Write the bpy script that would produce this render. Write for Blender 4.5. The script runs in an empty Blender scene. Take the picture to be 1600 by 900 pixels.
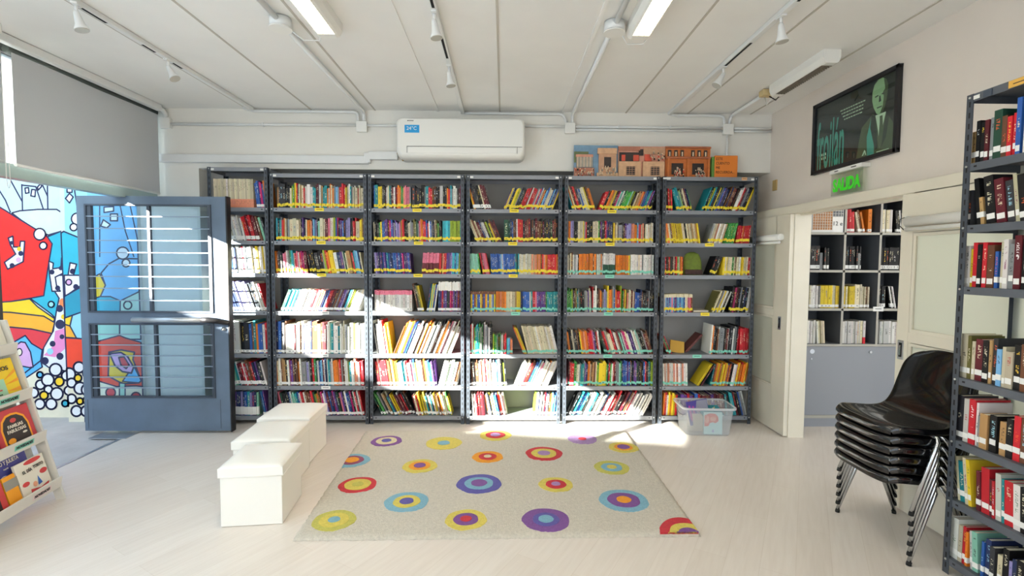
import bpy, bmesh, math, random
from math import sin, cos, tan, pi, radians, sqrt, atan2
from mathutils import Vector, Matrix, Euler
random.seed(7)
SC = bpy.context.scene
COL = SC.collection

# ------------------------------------------------------------------ camera
FPX = 765.0
CAM = Vector((0, 0, 1.56))
YAW, PITCH, ROLL = radians(-.97), radians(-3.0), radians(.30)
_f = Vector((-sin(YAW) * cos(PITCH), cos(YAW) * cos(PITCH), sin(PITCH)))
_r0 = Vector((cos(YAW), sin(YAW), 0)); _u0 = _r0.cross(_f)
_r = _r0 * cos(ROLL) + _u0 * sin(ROLL); _u = -_r0 * sin(ROLL) + _u0 * cos(ROLL)
cd = bpy.data.cameras.new('camera'); cam = bpy.data.objects.new('camera', cd); COL.objects.link(cam)
cd.sensor_width = 36; cd.lens = 36 * FPX / 1600; cd.clip_start = .05; cd.clip_end = 200
m = Matrix((_r, _u, -_f)).transposed().to_4x4(); m.translation = CAM
cam.matrix_world = m
SC.camera = cam

def at(px, py, X=None, Y=None, Z=None):
    """the point of a real plane (X, Y or Z = const) seen at a pixel of the photograph"""
    d = _f * FPX + _r * (px - 800) - _u * (py - 450)
    t = (X - CAM.x) / d.x if X is not None else (Y - CAM.y) / d.y if Y is not None else (Z - CAM.z) / d.z
    return CAM + d * t
def proj(p):
    d = Vector(p) - CAM; z = d.dot(_f)
    return 800 + FPX * d.dot(_r) / z, 450 - FPX * d.dot(_u) / z

# ------------------------------------------------------------------ world, sun, added fill, exposure
SC.view_settings.view_transform = 'Standard'; SC.view_settings.look = 'None'
SC.view_settings.gamma = 1; SC.view_settings.use_curve_mapping = False
SC.view_settings.exposure = -.27
SC.cycles.max_bounces = 10; SC.cycles.diffuse_bounces = 5; SC.cycles.transparent_max_bounces = 24
SC.cycles.sample_clamp_indirect = 6
W = bpy.data.worlds.new('sky'); SC.world = W; W.use_nodes = True
nt = W.node_tree; bg = nt.nodes['Background']
tc = nt.nodes.new('ShaderNodeTexCoord'); sp = nt.nodes.new('ShaderNodeSeparateXYZ'); cr = nt.nodes.new('ShaderNodeValToRGB')
nt.links.new(tc.outputs['Generated'], sp.inputs[0]); nt.links.new(sp.outputs['Z'], cr.inputs[0]); nt.links.new(cr.outputs[0], bg.inputs[0])
cr.color_ramp.elements[0].color = (.80, .90, 1, 1); cr.color_ramp.elements[1].color = (.42, .66, 1, 1)
bg.inputs[1].default_value = 3.1
SUN_DIR = Vector((1, .80, -.42)).normalized()
sl = bpy.data.lights.new('sun', 'SUN'); sl.energy = 95; sl.angle = radians(.6); sl.color = (1, .93, .82)
so = bpy.data.objects.new('sun', sl); COL.objects.link(so); so.rotation_euler = SUN_DIR.to_track_quat('-Z', 'Y').to_euler()

def area(name, loc, direction, sx, sy, power, color):
    l = bpy.data.lights.new(name, 'AREA'); l.shape = 'RECTANGLE'; l.size = sx; l.size_y = sy; l.energy = power; l.color = color
    o = bpy.data.objects.new(name, l); COL.objects.link(o); o.location = loc
    o.rotation_euler = Vector(direction).to_track_quat('-Z', 'Z').to_euler(); return o
area('daylight_fill', (-3.2, .6, 1.5), (1, .15, 0), 3.6, 1.7, 72, (.72, .86, 1))          # added fill panel, unseen, along the glazed left side
area('daylight_fill', (-.4, -2.9, 1.7), (0, 1, 0), 4.2, 2.0, 12, (.90, .95, 1))        # added fill panel behind the camera, sized like a window
area('daylight_fill', (5.7, 2.2, 1.6), (-1, .3, 0), 2.4, 1.8, 14, (.97, .97, 1))    # added unseen fill inside the next room, no window modelled

# ------------------------------------------------------------------ materials
def hexc(h, j=0):
    h = h.lstrip('#'); c = [int(h[i:i + 2], 16) / 255 for i in (0, 2, 4)]
    c = [x / 12.92 if x <= .04045 else ((x + .055) / 1.055) ** 2.4 for x in c]
    return tuple(c) + (1,)
_m = {}
def mat(name, col, rough=.5, metal=0, noise=0, scale=20, bump=0, bscale=80, spec=.5, trans=0, alpha=1, emit=0, coat=0, stretch=None):
    if name in _m: return _m[name]
    M = bpy.data.materials.new(name); M.use_nodes = True; n = M.node_tree.nodes; L = M.node_tree.links; b = n['Principled BSDF']
    c = hexc(col) if isinstance(col, str) else tuple(col) + (1,)
    b.inputs['Base Color'].default_value = c; b.inputs['Roughness'].default_value = rough; b.inputs['Metallic'].default_value = metal
    b.inputs['Specular IOR Level'].default_value = spec
    b.inputs['Transmission Weight'].default_value = trans; b.inputs['Alpha'].default_value = alpha
    b.inputs['Coat Weight'].default_value = coat
    if emit: b.inputs['Emission Color'].default_value = c; b.inputs['Emission Strength'].default_value = emit
    t = n.new('ShaderNodeTexCoord'); mp = n.new('ShaderNodeMapping'); L.new(t.outputs['Object'], mp.inputs[0])
    if stretch: mp.inputs['Scale'].default_value = stretch
    if noise:
        x = n.new('ShaderNodeTexNoise'); x.inputs['Scale'].default_value = scale; x.inputs['Detail'].default_value = 6
        r = n.new('ShaderNodeValToRGB'); L.new(mp.outputs[0], x.inputs['Vector']); L.new(x.outputs['Fac'], r.inputs[0])
        r.color_ramp.elements[0].position = .3; r.color_ramp.elements[1].position = .7
        r.color_ramp.elements[0].color = tuple(max(0, v * (1 - noise)) for v in c[:3]) + (1,)
        r.color_ramp.elements[1].color = tuple(min(1, v * (1 + noise)) for v in c[:3]) + (1,)
        L.new(r.outputs[0], b.inputs['Base Color'])
    if bump:
        x = n.new('ShaderNodeTexNoise'); x.inputs['Scale'].default_value = bscale; x.inputs['Detail'].default_value = 4
        L.new(mp.outputs[0], x.inputs['Vector']); bp = n.new('ShaderNodeBump'); bp.inputs['Strength'].default_value = bump
        bp.inputs['Distance'].default_value = .01; L.new(x.outputs['Fac'], bp.inputs['Height']); L.new(bp.outputs[0], b.inputs['Normal'])
    _m[name] = M; return M
def glass_mat(name, tint, gloss=.12, rough=.0):
    if name in _m: return _m[name]
    M = bpy.data.materials.new(name); M.use_nodes = True; n = M.node_tree.nodes; L = M.node_tree.links; n.remove(n['Principled BSDF'])
    o = n['Material Output']; a = n.new('ShaderNodeBsdfTransparent'); a.inputs[0].default_value = tint + (1,)
    g = n.new('ShaderNodeBsdfGlossy'); g.inputs['Roughness'].default_value = rough; g.inputs[0].default_value = (.9, .95, 1, 1)
    f = n.new('ShaderNodeFresnel'); f.inputs[0].default_value = 1.45; x = n.new('ShaderNodeMixShader'); mm = n.new('ShaderNodeMath'); mm.operation = 'ADD'; mm.inputs[1].default_value = gloss
    ge = n.new('ShaderNodeNewGeometry'); m2 = n.new('ShaderNodeMath'); m2.operation = 'SUBTRACT'; m2.inputs[0].default_value = 1; L.new(ge.outputs['Backfacing'], m2.inputs[1])
    m3 = n.new('ShaderNodeMath'); m3.operation = 'MULTIPLY'; m3.use_clamp = True; L.new(f.outputs[0], mm.inputs[0]); L.new(mm.outputs[0], m3.inputs[0]); L.new(m2.outputs[0], m3.inputs[1]); L.new(m3.outputs[0], x.inputs[0]); L.new(a.outputs[0], x.inputs[1]); L.new(g.outputs[0], x.inputs[2]); L.new(x.outputs[0], o.inputs[0])
    _m[name] = M; return M
def translucent_mat(name, col, t=.5, rough=.7):
    if name in _m: return _m[name]
    M = bpy.data.materials.new(name); M.use_nodes = True; n = M.node_tree.nodes; L = M.node_tree.links; n.remove(n['Principled BSDF'])
    o = n['Material Output']; a = n.new('ShaderNodeBsdfTranslucent'); d = n.new('ShaderNodeBsdfDiffuse'); x = n.new('ShaderNodeMixShader')
    a.inputs[0].default_value = hexc(col); d.inputs[0].default_value = hexc(col); x.inputs[0].default_value = t
    L.new(d.outputs[0], x.inputs[1]); L.new(a.outputs[0], x.inputs[2]); L.new(x.outputs[0], o.inputs[0]); _m[name] = M; return M

def floor_mat():
    M = mat('wood_vinyl_floor', '#dcd0c2', .32, spec=.45); n = M.node_tree.nodes; L = M.node_tree.links; b = n['Principled BSDF']
    t = n.new('ShaderNodeTexCoord'); mp = n.new('ShaderNodeMapping'); mp.inputs['Rotation'].default_value = (0, 0, radians(-58)); L.new(t.outputs['Object'], mp.inputs[0])
    br = n.new('ShaderNodeTexBrick'); br.inputs['Scale'].default_value = 1; br.inputs['Brick Width'].default_value = 1.1; br.inputs['Row Height'].default_value = .16
    br.inputs['Mortar Size'].default_value = .0012; br.inputs['Mortar Smooth'].default_value = .4
    br.inputs['Color1'].default_value = hexc('#e2dad1'); br.inputs['Color2'].default_value = hexc('#ddd4ca'); br.inputs['Mortar'].default_value = hexc('#d3c8bc')
    mp2 = n.new('ShaderNodeMapping'); mp2.inputs['Scale'].default_value = (1.2, 14, 1); L.new(mp.outputs[0], mp2.inputs[0])
    no = n.new('ShaderNodeTexNoise'); no.inputs['Scale'].default_value = 3; no.inputs['Detail'].default_value = 5; L.new(mp2.outputs[0], no.inputs['Vector'])
    mx = n.new('ShaderNodeMix'); mx.data_type = 'RGBA'; mx.blend_type = 'MULTIPLY'; mx.inputs[0].default_value = .28
    rr = n.new('ShaderNodeValToRGB'); rr.color_ramp.elements[0].position = .3; rr.color_ramp.elements[0].color = (.78, .74, .70, 1); rr.color_ramp.elements[1].position = .65; rr.color_ramp.elements[1].color = (1, 1, 1, 1)
    L.new(no.outputs[0], rr.inputs[0]); L.new(mp.outputs[0], br.inputs['Vector']); L.new(br.outputs[0], mx.inputs[6]); L.new(rr.outputs[0], mx.inputs[7]); L.new(mx.outputs[2], b.inputs['Base Color'])
    return M
M_floor = floor_mat()
M_wall = mat('white_wall_paint', '#e3e0d8', .75, noise=.03, scale=3, bump=.06, bscale=60)
M_ceil = mat('ceiling_paint', '#e9e8e4', .8, noise=.03, scale=2, bump=.05, bscale=40)
M_seam = mat('ceiling_seam', '#b9b4aa', .8)
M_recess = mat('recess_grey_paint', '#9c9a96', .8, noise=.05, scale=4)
M_cream = mat('cream_enamel', '#ddd6c4', .42, noise=.03, scale=5, bump=.04, bscale=30)
M_steel = mat('grey_shelf_steel', '#84878d', .5, metal=.2, noise=.05, scale=12)
M_post = mat('dark_grey_steel', '#3f454e', .5, metal=.2, noise=.08, scale=14)
M_black = mat('black_hole', '#0c0d10', .8)
M_bolt = mat('zinc_bolt', '#c9c9c4', .35, metal=.7)
M_white = mat('white_plastic', '#e9e8e2', .35)
M_wmetal = mat('white_enamel_metal', '#dedfdd', .35, noise=.02, scale=8)
M_dark = mat('black_paint', '#15161a', .45, noise=.2, scale=9)
M_door = mat('blue_grey_enamel', '#5b6c80', .42, metal=.0, noise=.14, scale=4, bump=.05, bscale=18)
M_doord = mat('blue_grey_edge', '#3a4350', .5)
M_chrome = mat('chrome', '#c9ccd0', .12, metal=1)
M_alu = mat('brushed_aluminium', '#c4c8cc', .3, metal=.8)
M_shell = mat('glossy_black_plastic', '#08080a', .16, coat=.4, bump=.03, bscale=6)
M_rubber = mat('black_rubber', '#101010', .8)
M_leather = mat('white_leatherette', '#efece4', .42, bump=.10, bscale=22)
M_conc = mat('courtyard_concrete', '#bdb9b6', .8, noise=.12, scale=4, bump=.3, bscale=30)
M_paper = mat('page_paper', '#e4dcc8', .8, noise=.06, scale=200)
M_ylab = mat('yellow_label', '#e6cf2c', .55); M_wlab = mat('white_label', '#ecebe6', .55); M_tlab = mat('mint_label', '#7cc9b4', .55)
M_ink = mat('black_ink', '#1a1a1c', .6)
M_glassD = glass_mat('blue_tinted_glass', (.86, .95, 1.0), .04)
M_glassC = glass_mat('clear_glass', (.93, .97, .98), .03)
M_lblue = mat('pale_blue', '#7db8dd', .6)

# ------------------------------------------------------------------ mesh helpers
class MB:
    def __init__(s): s.v = []; s.f = []; s.mi = []; s.m = []; s.sm = []
    def mid(s, m):
        if m not in s.m: s.m.append(m)
        return s.m.index(m)
    def face(s, pts, m, smooth=False):
        b = len(s.v); s.v += [tuple(p) for p in pts]; s.f.append(tuple(range(b, b + len(pts)))); s.mi.append(s.mid(m)); s.sm.append(smooth)
    def mesh(s, vs, fs, m, smooth=False, M=None):
        b = len(s.v); s.v += [tuple(M @ Vector(p)) if M else tuple(p) for p in vs]; k = s.mid(m)
        for f in fs: s.f.append(tuple(b + i for i in f)); s.mi.append(k); s.sm.append(smooth)
    def box(s, x0, x1, y0, y1, z0, z1, m, M=None):
        s.mesh([(x0, y0, z0), (x1, y0, z0), (x1, y1, z0), (x0, y1, z0), (x0, y0, z1), (x1, y0, z1), (x1, y1, z1), (x0, y1, z1)],
               [(0, 3, 2, 1), (4, 5, 6, 7), (0, 1, 5, 4), (1, 2, 6, 5), (2, 3, 7, 6), (3, 0, 4, 7)], m, False, M)
    def tube(s, pts, r, m, seg=10, caps=True, smooth=True):
        pts = [Vector(p) for p in pts]; rr = r if isinstance(r, (list, tuple)) else [r] * len(pts)
        vs = []; fs = []; up = None
        for i, p in enumerate(pts):
            d = (pts[min(i + 1, len(pts) - 1)] - pts[max(i - 1, 0)]).normalized()
            if up is None: up = Vector((0, 0, 1)) if abs(d.z) < .9 else Vector((1, 0, 0))
            a = d.cross(up).normalized(); b = a.cross(d).normalized(); up = b
            for k in range(seg):
                t = 2 * pi * k / seg; vs.append(p + a * (rr[i] * cos(t)) + b * (rr[i] * sin(t)))
        for i in range(len(pts) - 1):
            for k in range(seg):
                k2 = (k + 1) % seg; fs.append((i * seg + k, i * seg + k2, (i + 1) * seg + k2, (i + 1) * seg + k))
        s.mesh(vs, fs, m, smooth)
        if caps:
            s.mesh(vs[:seg], [tuple(range(seg))], m); s.mesh(vs[-seg:], [tuple(reversed(range(seg)))], m)
    def prism(s, poly, axis, a0, a1, m):
        """extrude a 2D polygon along axis x/y/z"""
        def P(p, a): return {'x': (a, p[0], p[1]), 'y': (p[0], a, p[1]), 'z': (p[0], p[1], a)}[axis]
        n = len(poly); vs = [P(p, a0) for p in poly] + [P(p, a1) for p in poly]
        s.mesh(vs, [tuple(range(n - 1, -1, -1)), tuple(range(n, 2 * n))] + [(i, (i + 1) % n, n + (i + 1) % n, n + i) for i in range(n)], m)
    def build(s, name, parent=None, loc=None, rot=None, bevel=0, bseg=2, solid=0, fix=True):
        me = bpy.data.meshes.new(name); me.from_pydata(s.v, [], s.f); me.update()
        for m in s.m: me.materials.append(m)
        for p, k, q in zip(me.polygons, s.mi, s.sm): p.material_index = k; p.use_smooth = q
        if fix:
            bm = bmesh.new(); bm.from_mesh(me); bmesh.ops.remove_doubles(bm, verts=bm.verts, dist=1e-5)
            bmesh.ops.recalc_face_normals(bm, faces=bm.faces); bm.to_mesh(me); bm.free()
        o = bpy.data.objects.new(name, me); COL.objects.link(o)
        if loc: o.location = loc
        if rot: o.rotation_euler = rot
        if parent: o.parent = parent
        if bevel:
            b = o.modifiers.new('bevel', 'BEVEL'); b.width = bevel; b.segments = bseg; b.limit_method = 'ANGLE'; b.angle_limit = radians(40)
        return o
def tag(o, label=None, cat=None, group=None, kind=None):
    if label: o['label'] = label
    if cat: o['category'] = cat
    if group: o['group'] = group
    if kind: o['kind'] = kind
    return o
def empty(name, loc=(0, 0, 0), rz=0, label=None, cat=None, group=None, kind=None):
    o = bpy.data.objects.new(name, None); COL.objects.link(o); o.location = loc; o.rotation_euler = (0, 0, rz); o.empty_display_size = .1
    return tag(o, label, cat, group, kind)
def copy_tree(o, parent=None):
    c = o.copy(); COL.objects.link(c)
    if parent: c.parent = parent
    for ch in list(o.children): copy_tree(ch, c)
    return c
def struct(mb, name, label, cat, **k): return tag(mb.build(name, **k), label, cat, kind='structure')
def box1(name, b, m, parent=None, **k):
    q = MB(); q.box(*b, m); return q.build(name, parent, **k)
def text(body, size, m, name='lettering', parent=None, M=None, extrude=.0006, bold=0, sx=1, align='CENTER', spacing=1):
    c = bpy.data.curves.new('t', 'FONT'); c.body = body; c.size = size; c.extrude = extrude; c.offset = bold; c.align_x = align; c.align_y = 'CENTER'
    c.space_character = spacing; c.resolution_u = 3
    t = bpy.data.objects.new('t', c); COL.objects.link(t); dg = bpy.context.evaluated_depsgraph_get(); dg.update()
    me = bpy.data.meshes.new_from_object(t.evaluated_get(dg)); bpy.data.objects.remove(t); bpy.data.curves.remove(c)
    me.name = name; me.materials.clear(); me.materials.append(m)
    me.transform(Matrix.Diagonal((sx, 1, 1, 1)))
    if M is not None: me.transform(M)
    o = bpy.data.objects.new(name, me); COL.objects.link(o)
    if parent: o.parent = parent
    return o
def frameM(o, ex, ey):
    """matrix whose x,y axes are ex, ey and whose z is their cross product (towards the viewer)"""
    ex = Vector(ex).normalized(); ey = Vector(ey).normalized(); ez = ex.cross(ey)
    M = Matrix((ex, ey, ez)).transposed().to_4x4(); M.translation = Vector(o); return M

# ------------------------------------------------------------------ the setting
ZC = 3.01; XR = 2.60; XL = -3.30; YB = 4.80
q = MB(); q.box(XL - .06, 6.2, -3.3, 5.4, -.12, 0, M_floor); struct(q, 'floor', 'pale wood-look vinyl floor of the library room', 'floor')
q = MB(); q.box(-9, XL - .06, -12, 7, -.14, -.012, M_conc); struct(q, 'floor_courtyard', 'worn light concrete ground of the courtyard outside the open door', 'floor')
q = MB(); q.box(XL - .06, XL - .03, 3.3, 4.80, -.01, .004, M_alu)
q.box(-3.62, -3.30, 4.26, 4.50, .0, .006, M_alu); struct(q, 'trim_1', 'metal threshold strip and pivot plate under the open door', 'threshold')
q = MB(); q.box(-3.6, 2.8, -3.3, 5.1, ZC, ZC + .15, M_ceil)
for x in (-2.45, -1.85, -1.24, -.64, -.045, .565, 1.174, 1.775, 2.39): q.box(x - .007, x + .007, -3.3, YB, ZC - .004, ZC, M_seam)
for x in (-.64, .565): q.box(x - .012, x + .012, -3.3, YB, ZC - .007, ZC, M_ceil)
struct(q, 'ceiling', 'white board ceiling with thin parallel joints', 'ceiling')
q = MB(); q.box(XL - .2, XR + .15, YB, 5.1, 2.447, ZC, M_wall); q.box(XL - .2, -2.93, YB, 5.1, 0, 2.447, M_wall)
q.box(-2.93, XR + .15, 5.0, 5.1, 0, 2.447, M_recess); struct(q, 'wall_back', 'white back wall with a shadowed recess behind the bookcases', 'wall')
M_wallr = mat('warm_white_wall_paint', '#ddd3c8', .75, noise=.03, scale=3, bump=.06, bscale=60)
q = MB(); q.box(XR, XR + .14, -3.3, YB + .3, 2.04, ZC, M_wallr); q.box(XR, XR + .14, -3.3, 1.6, 0, 2.04, M_wallr); q.box(XR, XR + .14, 4.95, 5.1, 0, 2.04, M_wallr)
struct(q, 'wall_right', 'plain white right wall above the sliding doors', 'wall')
# left side: solid strip of wall towards the camera, glazing and beam
q = MB(); q.box(XL - .2, XL, -3.3, -1.6, 0, ZC, M_wall); q.box(XL - .14, XL - .02, -1.6, 3.18, 0, .85, M_wall)
struct(q, 'wall_left', 'low white wall under the left windows', 'wall')
M_lint = mat('grey_green_enamel', '#9fb0ac', .35, noise=.05, scale=8)
q = MB(); q.box(XL - .12, XL - .03, -1.6, YB, 2.115, 2.21, M_lint); q.box(XL - .12, XL - .03, -1.6, YB, 2.94, ZC, M_dark)
for y in (.0, 1.6, 3.34): q.box(XL - .12, XL - .03, y - .03, y + .03, 2.21, 2.94, M_lint)
q.box(XL - .13, XL - .02, 3.19, 3.29, 0, 2.115, M_dark); q.box(XL - .12, XL - .03, -1.6, -1.5, .85, 2.115, M_dark); q.box(XL - .12, XL - .03, .8, .88, .85, 2.115, M_dark)
struct(q, 'window_1', 'metal window frame and door lintel with blackened post on the left side', 'window frame')
g = box1('glass_pane', (XL - .075, XL - .069, -1.6, YB, 2.21, 2.94), translucent_mat('sun_diffusing_transom', '#f2f6f6', .85), bpy.data.objects['window_1'])  # frosting added so no direct sun comes through the transom
g = box1('glass_pane', (XL - .075, XL - .069, -1.5, 3.19, .85, 2.115), M_glassC, bpy.data.objects['window_1'])
# wall behind the camera with a wide window opening
q = MB(); q.box(XL - .2, XR + .15, -3.4, -3.3, 0, .7, M_wall); q.box(XL - .2, XR + .15, -3.4, -3.3, 2.75, ZC, M_wall)
q.box(XL - .2, -2.6, -3.4, -3.3, .7, 2.75, M_wall); q.box(1.9, XR + .15, -3.4, -3.3, .7, 2.75, M_wall); struct(q, 'wall_front', 'white wall behind the camera with a wide window', 'wall')
# next room
q = MB(); q.box(XR + .14, 6.2, 4.95, 5.1, 0, ZC, M_wall); struct(q, 'wall_back_room', 'back wall of the next room behind the grey cabinet', 'wall')
q = MB(); q.box(6.05, 6.2, -.2, 5.1, 0, ZC, M_wall); struct(q, 'wall_side_room', 'far side wall of the next room', 'wall')
q = MB(); q.box(XR + .14, 6.2, -.3, 5.1, ZC, ZC + .1, M_ceil); struct(q, 'ceiling_room', 'ceiling of the next room', 'ceiling')
area('room_fill_light', (3.6, 3.4, 2.95), (0, 0.02, -1),   .3, 1.2, 12, (1, .96, .88))  # unseen fill added over the next room, without a fixture
# outside: two added blockers out of view, shading the mural and cutting the sun
M_plaster = mat('courtyard_plaster', '#cfd6d8', .85, noise=.05, scale=4)
q = MB(); q.box(-5.9, -5.6, 2.56, 5.1, -.1, 4.4, M_plaster); struct(q, 'sun_blocker_side', 'unseen added sun blocker at the side of the courtyard', 'wall')
q = MB(); q.prism([(7, -.1), (7, 3.27), (-1.76, 3.27), (-3.4, 3.99), (-7, 5.5), (-12, 5.5), (-12, -.1)], 'x', -8.3, -8.0, M_plaster); struct(q, 'sun_blocker_far', 'unseen added sun blocker across the courtyard, top shaped to cut the sun', 'wall')
# ------------------------------------------------------------------ painted courtyard wall
YA, YW = 4.90, 4.76
q = MB(); q.box(-6.4, -4.22, YA, YA + .2, -.1, 2.62, M_plaster); q.box(-4.22, -3.5, YW, YA + .2, -.1, 2.9, M_plaster)
MW = struct(q, 'wall_courtyard', 'courtyard wall painted with a bright cartoon-style mural', 'wall')
PC = dict(sky='#cfeaf4', pg='#d9ece0', teal='#2fb0cc', dteal='#2594b4', red='#e02420', red2='#ea4528', yel='#f6cf2a', amb='#f6b033', rose='#dd3c48', blue='#5cb8ee', pink='#e0b0e0',
          cream='#f2ecd4', wht='#f6f8fb', ink='#1d2350', sb='#9ad9f0', db='#7cc0ee', hp='#ec8fc8', mint='#a9dccb', org='#f08a50', gl='#bfe4d8')
PM = {k: mat('mural_' + k, v, .55, noise=.04, scale=9) for k, v in PC.items()}
mu = MB(); _lay = [0]
def shape(pts, fill, ol=1.5, Y=YA, closed=True, ink='ink'):
    """one painted area on the wall, given by where its outline is seen; each later coat lies a hair in front"""
    yy = Y - .002 - _lay[0] * .00012; _lay[0] += 1
    P = [at(x, y, Y=Y) for x, y in pts]; P = [Vector((min(max(p.x, -6.3 if Y == YA else -4.22), -4.22 if Y == YA else -3.5), yy, p.z)) for p in P]
    if fill: mu.face(P, PM[fill])
    if ol:
        w = ol * .0064 * .72; n = len(P)
        for i in range(n if closed else n - 1):
            a, b = P[i], P[(i + 1) % n]; d = b - a
            if d.length < 1e-5: continue
            d.normalize(); nn = Vector((-d.z, 0, d.x)) * w; e = d * w * .5
            k = Vector((0, -.00006, 0)); mu.face([a - e + nn + k, b + e + nn + k, b + e - nn + k, a - e - nn + k], PM[ink])
def circ(cx, cy, r, fill, ol=1.5, Y=YA, ry=None, n=18): shape([(cx + r * cos(2 * pi * i / n), cy + (ry or r) * sin(2 * pi * i / n)) for i in range(n)], fill, ol, Y)
def rectp(x0, y0, x1, y1, fill, ol=1.5, Y=YA): shape([(x0, y0), (x1, y0), (x1, y1), (x0, y1)], fill, ol, Y)
def A(*p): return [(x / 4.5, 255 + y / 4.5) for x, y in p]
def B(*p): return [(x / 3.913, 430 + y / 3.913) for x, y in p]
def Cc(*p): return [(x / 6, 500 + y / 6) for x, y in p]
def D1(*p): return [(120 + x / 4.5, 290 + y / 4.5) for x, y in p]
def D2(*p): return [(120 + x / 4.284, 480 + y / 4.284) for x, y in p]
rectp(-60, 180, 112, 656, 'sky', 0)
shape(A((85, 350), (140, 335), (270, 325), (400, 325), (440, 350), (445, 475), (340, 505), (250, 465), (150, 400)), 'pg')
for l in (((65, 100), (155, 265)), ((155, 150), (160, 330)), ((255, 170), (305, 320)), ((290, 130), (335, 230)), ((335, 140), (338, 325)), ((160, 155), (255, 165)), ((40, 260), (75, 345)), ((-60, 100), (40, 260))): shape(A(*l), None, 1.5, closed=False)
shape(A((178, 175), (202, 172), (206, 208), (182, 212)), 'wht'); shape(A((226, 185), (252, 188), (248, 236), (219, 230)), 'wht'); shape(A((290, 142), (294, 165), (270, 190), (266, 168)), 'wht')
shape([(70, 372), (99, 360), (112, 364), (112, 470), (112, 560), (85, 560), (87, 497), (80, 490), (49, 467), (70, 445)], 'teal')
shape([(-40, 300), (9, 329), (33, 344), (56, 358), (73, 368), (82, 381), (75, 422), (69, 462), (48, 466), (18, 471), (-40, 475)], 'red')
shape([(-40, 475), (18, 471), (47, 467), (59, 479), (86, 498), (84, 504), (69, 494), (17, 488), (-40, 486)], 'yel')
shape([(-40, 486), (17, 488), (69, 494), (86, 504), (82, 521), (17, 511), (-40, 512)], 'amb')
shape([(-40, 512), (17, 511), (50, 514), (82, 521), (83, 532), (66, 547), (60, 545), (20, 560), (-40, 560)], 'rose')
shape([(-40, 600), (42, 590), (66, 573), (112, 580), (112, 660), (-40, 660)], 'cream', 0)
shape(Cc((100, 215), (135, 205), (240, 145), (300, 220), (400, 280), (385, 380), (400, 440), (250, 540), (100, 600)), 'blue')
shape(Cc((230, 500), (385, 380)), None, 1.5, closed=False)
shape(Cc((150, 240), (200, 205), (240, 210), (290, 300), (315, 440), (280, 445), (200, 430), (140, 330)), 'pink'); circ(31, 550, 4.2, 'cream', 1.2, ry=5.6)
shape([(82, 430), (83, 450), (93, 466), (89, 485), (84, 517), (69, 543), (66, 566), (77, 574), (105, 580), (112, 575), (107, 532), (106, 489), (107, 463), (107, 430)], 'wht')
shape([(77, 408), (84, 411), (83, 420), (96, 418), (97, 403), (103, 403), (103, 425), (87, 433), (89, 446), (95, 455), (82, 455), (78, 428)], 'wht')
shape([(87, 517), (104, 512), (102, 545), (87, 558), (69, 555), (84, 540)], 'hp', 0); circ(79, 549, 5, 'sb', 0)
circ(100, 495, 4, 'yel', 0); circ(98, 473, 5, 'org', 0, ry=7)
for c in ((94.5, 506.7, 7.4), (97.6, 526, 3.8), (83, 537, 4.6), (94.5, 556.5, 5.6), (71, 563.7, 6), (94, 482, 5.6), (91, 450, 4), (82, 425, 4), (96, 419, 3.4)): circ(*c, 'ink', 0)
shape([(14, 372), (21, 369), (22, 386), (32, 386), (33, 377), (39.5, 377), (37, 409), (13, 420.5), (8, 410), (25.5, 397), (17, 382)], 'wht')
for c in ((33.5, 396, 4, 'ink'), (19, 379.5, 3, 'ink'), (20, 415, 4, 'ink'), (30, 406, 4, 'pink'), (31, 389, 3.4, 'yel')): circ(*c, 0)
circ(63, 366, 9, 'wht'); circ(68.5, 384, 5.6, 'wht'); circ(81, 475.5, 4.6, 'sb')
for x, y, r in ((528, 465, 57), (385, 605, 43), (455, 560, 57), (320, 680, 47), (460, 650, 38), (540, 690, 57), (380, 785, 47), (488, 785, 50), (250, 760, 40), (630, 520, 45), (650, 660, 40)): circ(x / 6, 500 + y / 6, r / 6, 'wht', 2)
for x, y, r, k in ((563, 575, 43, 'yel'), (420, 705, 38, 'yel'), (382, 512, 28, 'blue'), (618, 780, 30, 'teal')): circ(x / 6, 500 + y / 6, r / 6, k, 2)
# nearer face of the wall, beside and beyond the glazed door
_lay[0] = 0; k = dict(Y=YW)
rectp(98, 180, 242, 652, 'sb', 0, **k)
shape([(90, 652), (242, 650), (242, 670), (90, 670)], 'cream', 0, **k)
shape(A((473, 160), (508, 160), (508, 205), (473, 205)), 'wht', **k); shape(A((490, 212), (516, 238), (490, 280), (462, 248)), 'wht', **k); shape(A((520, 150), (550, 350)), None, closed=False, **k)
shape(A((430, 490), (450, 480), (560, 525), (900, 640), (900, 1300), (430, 1300)), 'teal', **k)
circ(121, 342, 9, 'wht', **k); circ(115.5, 355, 5.6, 'wht', **k)
shape(A((495, 700), (540, 710), (515, 800), (565, 830), (640, 780), (640, 900), (520, 1000), (440, 1000), (470, 850)), 'wht', **k)
for c in ((113.8, 424, 3.6, 'ink'), (119, 448, 4.4, 'ink'), (108, 441, 5, 'pink')): circ(*c, 1, **k)
shape(B((395, 0), (500, 0), (500, 60), (400, 130)), 'wht', **k); circ(108, 441, 4.5, 'pink', 1.4, **k); circ(119, 448, 4.2, 'ink', 0, **k)
shape(B((395, 130), (500, 70), (515, 220), (400, 260)), 'dteal', **k)
shape(B((395, 262), (445, 245), (430, 310), (395, 300)), 'yel', **k); shape(B((395, 300), (430, 310), (470, 385), (395, 380)), 'amb', **k)
shape(B((445, 245), (530, 215), (530, 390), (470, 385), (430, 310)), 'sb', **k); shape(B((395, 382), (470, 386), (560, 392), (560, 620), (395, 600)), 'red2', **k)
shape(B((390, 590), (560, 560), (560, 900), (390, 900)), 'cream', 0, **k)
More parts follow.
